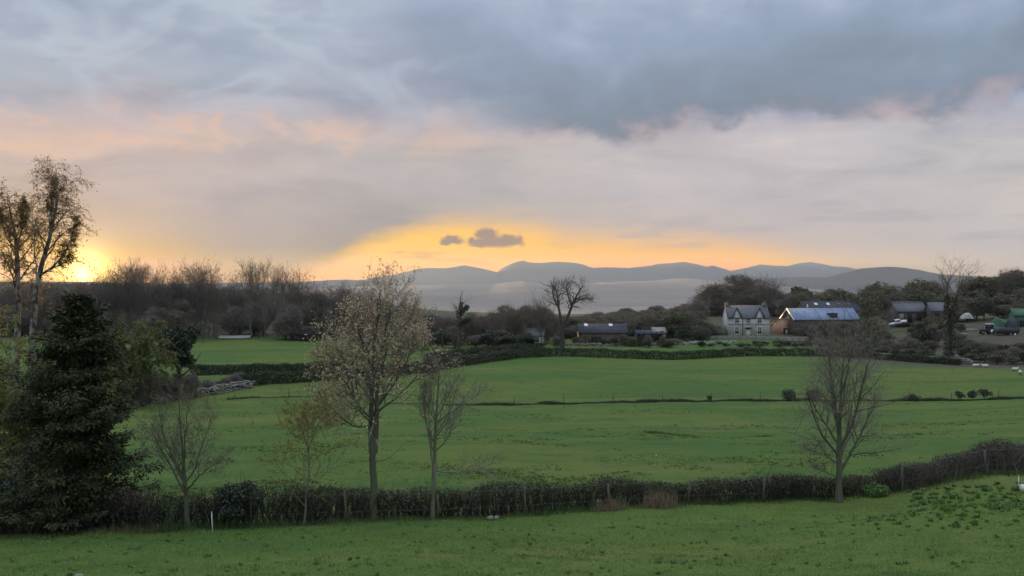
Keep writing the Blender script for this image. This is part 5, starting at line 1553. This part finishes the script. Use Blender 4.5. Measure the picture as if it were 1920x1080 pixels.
barn('yard_shed', 'grey-roofed stone shed above the parked white pickup', 1683, 290, 604, math.radians(4), 9.0, 7.0, 3.2, 5.7, 'stone_wall_brown', 'slate', shed_extras)
barn('yard_shed', 'small slate-roofed shed half hidden behind the ivy-clad tree', 1746, 286, 602, math.radians(-6), 5.6, 6.0, 3.0, 5.3, 'stone_wall_brown', 'slate', lambda t, rf, L, D, ZE, ZR: (Geo().box((L - 1.4, -0.03, 2.2), (0.7, 0.1, 0.7)).part('window', 'white_paint', t), Geo().box((1.6, -0.03, 1.1), (1.2, 0.1, 2.2)).part('doorway', 'opening', t)))


def low_farm_extras(t, rf, L, D, ZE, ZR):
    k = (ZR - ZE) / (D / 2)
    for x in (1.4, 7.4):
        y = D * 0.40; z = ZE + y * k
        Geo().prism([(y - 0.45, z - 0.45 * k + 0.2), (y + 0.45, z + 0.45 * k + 0.2), (y + 0.45, z + 0.45 * k + 0.28), (y - 0.45, z - 0.45 * k + 0.28)], x, x + 0.9, 'x').part('rooflight', 'skylight', rf)
    Geo().box((4.1, -0.04, 0.9), (2.2, 0.12, 1.7)).part('doorway', 'opening', t)
    Geo().box((7.9, -0.04, 0.7), (0.7, 0.12, 0.5)).part('window', 'opening', t)
    Geo().box((0.5, -0.04, 2.2), (0.5, 0.12, 0.4)).part('window', 'opening', t)


barn('low_barn', 'low stone barn with purple-grey roof and two white rooflights', 1086, 238, 645, 0.0, 11.5, 6.5, 2.75, 4.65, 'stone_wall_brown', 'slate_dark', low_farm_extras)
barn('open_shed', 'long low open-fronted shed right of the low stone barn', 1194, 246, 640, 0.0, 6.6, 4.5, 1.9, 2.6, 'stone_wall_brown', 'slate_dark', lambda t, rf, L, D, ZE, ZR: Geo().box((L / 2, -0.04, 1.0), (L - 0.9, 0.12, 1.4)).part('opening', 'opening', t))
barn('stone_hut', 'small grey stone hut with a leaning white plank right of the low barn', 1226, 247, 642, 0.15, 3.0, 3.0, 2.6, 3.6, 'stone', 'stone', lambda t, rf, L, D, ZE, ZR: Geo().prism([(0.6, 3.2), (2.4, 2.1), (2.4, 1.9), (0.6, 3.0)], -0.3, -0.18).part('leaning_plank', 'white_paint', t))
barn('stone_cottage', 'small pale stone cottage half hidden left of the forked tree', 976, 234, 648, math.radians(-4), 5.4, 5.0, 2.4, 4.0, 'stone_pale', 'slate', lambda t, rf, L, D, ZE, ZR: (window(t, 1.4, 0, 0.9, 1.9, 0.8, bars=False), window(t, 4.0, 0, 0.9, 1.9, 0.8, bars=False), Geo().box((2.7, -0.03, 0.95), (0.8, 0.1, 1.9)).part('door', 'opening', t), Geo().box((4.2, 2.5, 4.2), (0.6, 0.6, 0.7)).part('chimney', 'stone_pale', rf)))
barn('pale_shed', 'long low shed with a pale roof at the edge of the leafless wood', 412, 251, 639, 0.05, 7.4, 3.0, 0.7, 1.2, 'stone', 'stone_pale')
barn('green_shed', 'dull green corrugated shed at the far right edge of the yard', 1902, 262, 622, math.radians(-8), 6.5, 5.0, 4.4, 6.0, 'machine_green', 'machine_green', lambda t, rf, L, D, ZE, ZR: Geo().box((2.6, -0.03, 1.5), (2.6, 0.1, 3.0)).part('doorway', 'opening', t))


for i in range(44):
    px = 1046 + (i * 47.3) % 300
    front = i % 3 == 0
    d = (232 if front else 256) + 22 * ((i * 0.618) % 1)
    if front and 1270 < px: continue
    plant((TWIGGY + BUSH)[i % 6], 'scrub_bush', 'brownish scrub bush growing around the low stone farm buildings', px, (634 if front else 608) + rw.normal(0, 4), d, 11 if front else 15, 'scrub around the low farm', rw, 'bush')
for i in range(14):
    px = 1290 + (i * 71.7) % 230
    plant((BUSH + TWIGGY[:1])[i % 4], 'scrub_bush', 'small rough bush on the grass bank below the farmhouse terrace', px, 641 + rw.normal(0, 2), 236 + 14 * rw.random(), 8, 'bushes below the terrace', rw, 'bush')
for i in range(9):
    plant(TWIGGY[(0, 2)[i % 2]], 'scrub_bush', 'bare brown bush growing along the tumbled stone wall', 262 + i * 25 + rw.normal(0, 5), 712 - i * 1.5 + rw.normal(0, 3), 122 + i * 2.4, 13, 'bushes along the tumbled wall', rw, 'bush')


COVER = [(1524, 606, 254, 13), (1540, 600, 258, 14), (1584, 602, 258, 14), (1600, 608, 250, 14), (1622, 600, 262, 16), (1648, 604, 256, 15), (1660, 622, 240, 15), (1716, 600, 262, 14), (1732, 596, 258, 14), (1752, 590, 262, 14), (1764, 600, 250, 13),
         (1700, 628, 232, 14), (1722, 622, 234, 15), (1745, 620, 236, 14), (1800, 604, 262, 12), (1796, 620, 240, 12), (1812, 634, 222, 13), (1830, 638, 216, 13), (1850, 640, 214, 13), (1872, 642, 210, 14), (1890, 646, 206, 14), (1912, 640, 208, 15), (1930, 640, 206, 15),
         (1560, 640, 218, 12), (1584, 642, 216, 12), (1606, 640, 218, 12), (1630, 642, 214, 13), (1655, 646, 208, 13), (1682, 650, 204, 13), (1708, 652, 200, 13), (1736, 652, 198, 13), (1822, 662, 190, 12), (1846, 660, 190, 12), (1870, 664, 186, 12), (1896, 664, 184, 13), (1920, 660, 184, 13)]
for i, (px, ty, d, hw) in enumerate(COVER):
    plant((TWIGGY + BUSH + LEAFY)[(i * 4 + i // 3) % 9], 'scrub_bush', 'tangled bush in the rough cover between the farmyard and the scrubby hedge', px, ty, d, hw, 'rough cover below the yard', rw, 'bush')
for i, (px, ty, d, hw) in enumerate([(1068, 584, 262, 18), (1090, 592, 268, 17), (1112, 596, 272, 17), (1136, 594, 276, 18), (1160, 596, 270, 17), (1184, 592, 274, 18), (1206, 588, 276, 18), (1230, 584, 280, 18), (1254, 580, 284, 18), (1274, 576, 288, 18)]):
    plant((DENSE + TWIGGY)[(i * 2 + 1) % 6], 'bare_tree', 'dusky leafless tree in the row rising behind the low stone farm', px, ty, d, hw, 'row behind the low farm', rw)


for i in range(24):
    px = 1052 + (i * 41.9) % 262
    d = 262 + 34 * ((i * 0.618) % 1)
    plant((TWIGGY[0], LEAFY[2], TWIGGY[1], DENSE[1])[i % 4], 'thicket_tree', 'soft brown-olive tree in the belt burying the low farm', px, np.interp(px, [1050, 1150, 1250, 1315], [592, 594, 584, 572]) + rw.normal(0, 4), d, 19, 'belt round the low farm', rw)
for i, px in enumerate((1082, 1096, 1122, 1150, 1168, 1186, 1204, 1216, 1240, 1256)):
    plant((BUSH[0], TWIGGY[1], BUSH[2], TWIGGY[0])[i % 4], 'scrub_bush', 'low bush pressed against the front of the low farm buildings', px, 628 + rw.normal(0, 3), 234 + rw.normal(0, 1), 9, 'bushes against the low farm', rw, 'bush')


# ------------------------------------------------------------------ vehicles and yard things
def wheel(t, c, r, w, rim='metal_grey'):
    tg = Geo(); tg.cyl((c[0], c[1] - w / 2, c[2]), (c[0], c[1] + w / 2, c[2]), r, r, 16); wo = tg.part('wheel', 'rubber', t)
    rg = Geo(); rg.cyl((c[0], c[1] - w / 2 - 0.015, c[2]), (c[0], c[1] + w / 2 + 0.015, c[2]), r * 0.55, r * 0.55, 12); rg.part('rim', rim, wo)


def tilted(t, a): t.rotation_euler = (0, a, t.rotation_euler[2])


def pickup():
    d = 281.0
    o = G(1671, d); o[2] = CAMZ + (CY - 613) / F * d
    t = thing('pickup', 'white pickup parked on the sloping yard below the grey shed', 'car', tuple(o))
    b = Geo(); b.prism([(0.05, 0.45), (4.75, 0.45), (4.78, 1.0), (4.7, 1.12), (2.95, 1.12), (2.9, 1.0), (1.45, 1.05), (0.25, 0.95), (0.02, 0.75)], 0, 1.75); b.part('body', 'car_white', t)
    c = Geo(); c.prism([(1.25, 1.0), (3.0, 1.0), (2.95, 1.72), (1.75, 1.75)], 0.08, 1.67); cb = c.part('cab', 'car_white', t)
    for x0, x1, xt0, xt1 in ((1.55, 2.1, 1.85, 2.1), (2.22, 2.8, 2.22, 2.78)):
        Geo().prism([(x0, 1.12), (x1, 1.12), (xt1, 1.6), (xt0, 1.6)], 0.04, 1.71).part('window', 'glass_dark', t)
    Geo().prism([(1.2, 1.06), (1.26, 1.06), (1.72, 1.66), (1.66, 1.66)], 0.2, 1.55).part('windscreen', 'glass_dark', t)
    for x in (0.95, 3.75):
        for y in (0.06, 1.69): wheel(t, (x, y, 0.36), 0.37, 0.24)
    for y in (0.35, 1.4): Geo().box((0.05, y, 0.78), (0.08, 0.3, 0.16)).part('headlight', 'skylight', t)
    Geo().box((0.0, 0.875, 0.5), (0.14, 1.7, 0.2)).part('bumper', 'metal_grey', t)
    Geo().box((2.2, 0.875, 0.42), (4.5, 1.5, 0.1)).part('underbody', 'machine_dark', t)
    tilted(t, math.radians(-11))


pickup()


def tractor():
    d = 250.0
    o = G(1840, d); o[2] = CAMZ + (CY - 627) / F * d
    t = thing('tractor', 'old tractor with a pale cab roof parked in the farmyard at the right', 'tractor', tuple(o))
    h = Geo(); h.prism([(0.1, 0.7), (1.8, 0.7), (1.8, 1.45), (0.3, 1.4), (0.1, 1.2)], 0.5, 1.3); h.part('bonnet', 'machine_red', t)
    g_ = Geo(); g_.prism([(1.7, 0.6), (3.3, 0.6), (3.4, 1.3), (1.7, 1.4)], 0.35, 1.45); g_.part('chassis', 'machine_dark', t)
    c = Geo()
    for x in (1.8, 3.2):
        for y in (0.4, 1.4): c.box((x, y, 1.95), (0.1, 0.1, 1.2))
    c.part('cab_frame', 'machine_green', t)
    Geo().box((2.5, 0.9, 1.9), (1.3, 0.92, 1.0)).part('cab_glass', 'glass_dark', t)
    Geo().box((2.5, 0.9, 2.62), (1.9, 1.3, 0.16)).part('cab_roof', 'skylight', t)
    for y in (0.15, 1.65): wheel(t, (2.75, y, 0.8), 0.8, 0.4, 'skylight')
    for y in (0.3, 1.5): wheel(t, (0.55, y, 0.42), 0.42, 0.25)
    e = Geo(); e.cyl((0.9, 0.9, 1.4), (0.9, 0.9, 2.2), 0.05, 0.05, 8); e.part('exhaust', 'machine_dark', t)


tractor()


def trailer():
    d = 247.0
    o = G(1868, d); o[2] = CAMZ + (CY - 631) / F * d
    t = thing('trailer', 'dark farm trailer with sloping sides standing right of the tractor', 'trailer', tuple(o))
    g_ = Geo(); g_.prism([(0.3, 0.75), (5.6, 0.75), (6.1, 2.0), (1.0, 2.3), (0.1, 1.3)], 0, 2.1); g_.part('body', 'machine_dark', t)
    Geo().box((2.9, 1.05, 0.66), (5.4, 0.6, 0.14)).part('chassis', 'metal_grey', t)
    Geo().cyl((0.3, 1.05, 0.66), (-1.1, 1.05, 0.5), 0.06, 0.06, 8).part('drawbar', 'metal_grey', t)
    for y in (0.1, 2.0): wheel(t, (4.7, y, 0.48), 0.48, 0.28, 'skylight')
    for y in (0.1, 2.0): wheel(t, (3.6, y, 0.48), 0.48, 0.28)


trailer()


def tarp_heap(label, px, d, py, w, dep, h, seed, mat='machine_green'):
    rng = np.random.default_rng(seed)
    o = G(px, d); o[2] = CAMZ + (CY - py) / F * d
    nx, ny = 22, 14
    u, v = np.meshgrid(np.linspace(-1, 1, nx), np.linspace(-1, 1, ny))
    r = np.maximum(np.abs(u) ** 2.4 + np.abs(v) ** 2.4, 0)
    z = h * np.clip(1 - r ** 1.2, 0, 1) ** 0.6 * (1 + 0.14 * np.sin(u * 4 + seed) + 0.08 * np.sin(v * 7 + u * 5))
    V = np.stack([u * w / 2, v * dep / 2, z - 0.15], -1).reshape(-1, 3)
    i = np.arange(ny - 1)[:, None] * nx; j = np.arange(nx - 1)[None]
    Q = np.stack([i + j, i + j + 1, i + nx + j + 1, i + nx + j], -1).reshape(-1, 4)
    ob = add('tarpaulin_heap', mesh_np('tarpaulin_heap', V, Q, None, mat, True), None, tuple(o))
    return tag(ob, label, 'heap')


tarp_heap('heap under a dull green sheet behind the tractor cab', 1874, 258, 612, 4.2, 3.0, 2.2, 3)
tarp_heap('dark covered heap between the green-sheeted heap and the green shed', 1896, 256, 616, 2.6, 2.4, 2.9, 5, 'machine_dark')
tarp_heap('heap of grey rubble on the slope above the farm trailer yard', 1812, 268, 596, 3.4, 2.4, 1.3, 7, 'stone_pale')


def trough(label, px, d, py, rz):
    o = G(px, d); o[2] = CAMZ + (CY - py) / F * d
    t = thing('feed_trough', label, 'trough', tuple(o), None, rz)
    g_ = Geo(); g_.prism([(-0.4, 0.3), (0.4, 0.3), (0.5, 0.75), (0.42, 0.75), (0.34, 0.4), (-0.34, 0.4), (-0.42, 0.75), (-0.5, 0.75)], -1.2, 1.2); g_.part('basin', 'stone_pale', t)
    for y in (-1, 1):
        for x in (-0.3, 0.3): Geo().box((x, y, 0.1), (0.08, 0.08, 0.5)).part('leg', 'metal_grey', t)


trough('pale metal feed trough tipped beside the tractor', 1822, 249, 622, 1.3)
trough('pale trough lying on the bank left of the tractor', 1806, 247, 630, 1.7)


def blob(rng, c, r, n=10):
    th = np.linspace(0, math.pi, n // 2 + 2)[1:-1]; ph = np.arange(n) / n * 6.283
    A, B = np.meshgrid(th, ph, indexing='ij')
    V = np.stack([np.sin(A) * np.cos(B), np.sin(A) * np.sin(B), np.cos(A)], -1).reshape(-1, 3)
    V = np.vstack([V, [[0, 0, 1], [0, 0, -1]]])
    V = V * (1 + rng.normal(0, 0.07, (len(V), 1))) * np.asarray(r) + np.asarray(c)
    m = len(th)
    Q = [[i * n + j, (i + 1) * n + j, (i + 1) * n + (j + 1) % n, i * n + (j + 1) % n] for i in range(m - 1) for j in range(n)]
    T = [[m * n, j, (j + 1) % n] for j in range(n)] + [[m * n + 1, (m - 1) * n + (j + 1) % n, (m - 1) * n + j] for j in range(n)]
    return V, Q, T


def stone(label, px, d, r, seed, mat='stone_pale', cat='stone', group=None):
    rng = np.random.default_rng(seed)
    V, Q, T = blob(rng, (0, 0, r[2] * 0.45), r, 10)
    V = V + rng.normal(0, min(r) * 0.08, V.shape)
    o = add('stone', mesh_np('stone', V, Q, T, mat), None, tuple(G(px, d)))
    return tag(o, label, cat, group)


stone('pale stone half buried at the hedge foot right of the slim tree', 919, 39.9, (0.16, 0.12, 0.11), 401, 'stone')
stone('second pale stone touching the first at the hedge foot', 931, 39.9, (0.12, 0.10, 0.11), 402, 'stone')
stone('pale stone showing at the bottom edge of the near meadow', 147, 23.6, (0.15, 0.11, 0.10), 403, 'stone')
stone('small white stone alone in the big pasture', 1230, 60.0, (0.07, 0.06, 0.13), 404)


def sheep(label, px, d, lying, rz):
    rng = np.random.default_rng(int(px))
    o = G(px, d)
    t = thing('sheep', label, 'sheep', tuple(o), 'sheep at the foot of the scrub', rz)
    z = 0.30 if lying else 0.58
    # one body from rump through chest to neck and head: rings along a spine
    sp = np.array([(-0.60, 0, z), (-0.5, 0, z + .03), (-0.25, 0, z + .02), (0.1, 0, z), (0.36, 0, z + .03), (0.5, 0, z + .14), (0.62, 0, z + .26), (0.76, 0, z + .24), (0.86, 0, z + .18)])
    rd = np.array([.06, .22, .29, .29, .26, .16, .11, .09, .05])
    P, R = trunk_line(sp, rd, 22)
    V, Q, T = tubes(P, R, 12, caps=True)
    Geo().put(V, Q, T).part('body', 'fleece', t, True)
    hd = Geo(); hd.cyl((0.64, 0, z + .26), (0.88, 0, z + .16), .095, .055, 10)
    for s in (-1, 1): hd.cyl((0.66, s * .06, z + .32), (0.62, s * .17, z + .31), .035, .01, 6)
    hd.part('face', 'sheep_face', t, True)
    if not lying:
        for x in (-0.42, 0.34):
            for s in (-1, 1):
                lg = Geo(); kx = -0.05 if x < 0 else 0.02
                V, Q, T = tubes(*trunk_line([(x, s * .13, z - .1), (x + kx, s * .13, .3), (x - kx * .5, s * .13, .0)], [.08, .045, .035], 6), 6); lg.put(V, Q); lg.part('leg', 'sheep_face', t, True)
    else:
        for x in (-0.3, 0.4):
            for s in (-1, 1):
                lg = Geo(); V, Q, T = tubes(*trunk_line([(x, s * .2, .16), (x + .2, s * .26, .08), (x + .05, s * .28, .04)], [.07, .045, .035], 6), 6); lg.put(V, Q); lg.part('leg', 'sheep_face', t, True)


sheep('sheep lying left of its neighbour at the foot of the scrub', 1829, 180, True, 0.1)
sheep('sheep lying right of its neighbour at the foot of the scrub', 1847, 179, True, 3.0)
sheep('lone sheep lying apart near the right edge below the scrub', 1903, 171, True, 0.2)
sheep('pale sheep standing at the right edge of the pasture', 1913, 158, False, 1.2)


def stake(name, label, px, d, h, r, mat, lean=0.05, cap=False, group=None):
    o = G(px, d)
    t = thing(name, label, 'post', tuple(o), group)
    g_ = Geo(); g_.cyl((0, 0, -0.2), (lean * h, 0, h), r, r * 0.85, 8); g_.part('shaft', mat, t)
    c = Geo(); c.cyl((lean * h, 0, h), (lean * h * 1.08, 0, h * 1.08), r * (1.9 if cap else 0.85), r * 0.3, 8); c.part('tip', mat, t)
    return t


stake('marker_stake', 'thin white stake in the grass right of the small bare tree', 399, 36.3, 0.72, 0.018, 'plastic_white', -0.06)
stake('marker_stake', 'white-topped stake on the bank at the right edge', 1910, 45.5, 0.42, 0.022, 'plastic_white', 0.0, True)


def bucket():
    o = G(1919, 43.5)
    t = thing('bucket', 'white plastic bucket on the bank at the right edge', 'bucket', tuple(o))
    g_ = Geo(); V, Q, T = tubes(np.array([[(0, 0, 0), (0, 0, 0.28)]]), np.array([[.13, .17]]), 14, caps=True); g_.put(V, Q, T); g_.part('tub', 'plastic_white', t)
    a = np.linspace(0, math.pi, 9); pts = np.column_stack([np.cos(a) * .17, np.sin(a) * .09 - 0.06, .28 + np.sin(a) * .10])
    V, Q, T = tubes(pts[None], np.full((1, 9), .008), 5); Geo().put(V, Q).part('handle', 'wire', t)


bucket()


# ------------------------------------------------------------------ grass
def sward():
    rng = np.random.default_rng(501)
    n = 210000
    d = 22.5 + 21 * rng.random(n) ** 1.15
    px = -120 + 2160 * rng.random(n)
    x = (px - CX) / F * d
    # clumped: keep more where the turf is thick
    k = 0.5 + 0.5 * np.sin(x * 1.7 + 2 * np.sin(d * 0.9)) * np.sin(d * 2.3 + 1.5 * np.sin(x * 0.8))
    k = np.clip(k + 0.35 * np.sin(x * 5.1 + 1.7 * np.sin(d * 3.1)) * np.sin(d * 4.7 + x), 0, 1)
    keep = rng.random(n) < 0.3 + 0.7 * k
    x, d, k = x[keep], d[keep], k[keep]; n = len(x)
    b = np.column_stack([x, d, gz(x, d) - 0.01])
    dr = unit(np.column_stack([rng.normal(0, .55, (n, 2)), np.ones(n)]))
    s = unit(np.cross(dr, rng.normal(size=dr.shape)))
    h = (0.03 + 0.085 * rng.random(n) * (0.25 + k) ** 1.5 + 0.06 * (rng.random(n) > 0.98))[:, None]
    w = 0.012
    V = np.stack([b - s * w, b + s * w, b + dr * h], 1).reshape(-1, 3)
    tag(Geo().put(V, None, np.arange(len(V)).reshape(-1, 3)).part('grass', 'grass_blade', None), 'short grazed grass of the near meadow', kind='stuff')


sward()


def weeds():
    rng = np.random.default_rng(502)
    Vs = []
    spots = [(rng.triangular(1600, 1960, 1970), rng.normal(34.2, 1.6), rng.uniform(0.2, 0.55)) for _ in range(330)]
    spots += [(rng.uniform(1700, 1960), rng.uniform(38, 46), rng.uniform(0.25, 0.7)) for _ in range(220)]
    spots += [(rng.uniform(-40, 1960), rng.uniform(24, 39), rng.uniform(0.15, 0.42)) for _ in range(520)]
    for px, d, sz in spots:
        n = int(26 * sz) + 8
        c = G(px, d)
        a = rng.random(n) * 6.28
        rad = rng.random(n) ** 0.5 * 0.34 * sz
        b = np.column_stack([c[0] + np.cos(a) * rad * 0.35, c[1] + np.sin(a) * rad * 0.35, np.full(n, c[2] - 0.02)])
        dr = unit(np.column_stack([np.cos(a) * (0.3 + rad), np.sin(a) * (0.3 + rad), 0.5 + 0.7 * rng.random(n)]))
        s = unit(np.cross(dr, np.array([[0, 0, 1.]]) + rng.normal(0, .3, dr.shape)))
        L_ = ((0.14 + 0.24 * rng.random(n)) * sz)[:, None]
        w = L_ * 0.22
        Vs.append(np.stack([b, b + dr * L_ * .5 + s * w, b + dr * L_, b + dr * L_ * .5 - s * w], 1).reshape(-1, 3))
    V = np.vstack(Vs)
    tag(Geo().put(V, np.arange(len(V)).reshape(-1, 4)).part('weeds', 'weed_leaf', None), 'broad-leaved weeds and docks scattered over the near meadow and bank', kind='stuff')


weeds()


def tussocks(name, label, n, mat, seed, hgt, bw):
    rng = np.random.default_rng(seed)
    d = 46 / (1 - rng.random(n) * 0.76)
    px = -60 + 2040 * rng.random(n)
    x = (px - CX) / F * d
    k = np.sin(x * 0.21 + 2.0 * np.sin(d * 0.05 + seed)) * np.sin(d * 0.33 + 1.5 * np.sin(x * 0.11)) + 0.6 * np.sin(x * 0.9 + seed) * np.sin(d * 1.1)
    keep = k > 0.35 + 0.5 * rng.random(n)
    x, d = x[keep], d[keep]; m = len(x)
    nb = 7
    x, d = np.repeat(x, nb) + rng.normal(0, .10, m * nb), np.repeat(d, nb) + rng.normal(0, .10, m * nb)
    b = np.column_stack([x, d, gz(x, d) - 0.01]); n = len(b)
    dr = unit(np.column_stack([rng.normal(0, .5, (n, 2)), np.ones(n)]))
    s = unit(np.cross(dr, rng.normal(size=dr.shape)))
    h = (hgt * (0.4 + 0.9 * rng.random(n)))[:, None]
    V = np.stack([b - s * bw, b + s * bw, b + dr * h], 1).reshape(-1, 3)
    tag(Geo().put(V, None, np.arange(len(V)).reshape(-1, 3)).part(name, mat, None), label, kind='stuff')


tussocks('grass_tussocks', 'darker grass tussocks scattered over the big pasture', 17000, 'tussock', 511, 0.11, 0.028)
tussocks('straw_grass', 'pale straw-coloured grass in patches over the big pasture', 22000, 'straw', 512, 0.09, 0.028)


# look-alikes that can be counted along a row are told apart by their order in it
rows_ = {}
for o_ in COL.objects:
    if o_.parent is None and 'label' in o_ and 'group' in o_: rows_.setdefault((o_['group'], o_['label']), []).append(o_)
for (gr_, lb_), os_ in rows_.items():
    if 1 < len(os_) <= len(ORD) and len(lb_.split()) <= 12:
        for k_, o_ in enumerate(sorted(os_, key=lambda q: q.location.x / q.location.y)): o_['label'] = lb_ + ', %s from the left' % ORD[k_]
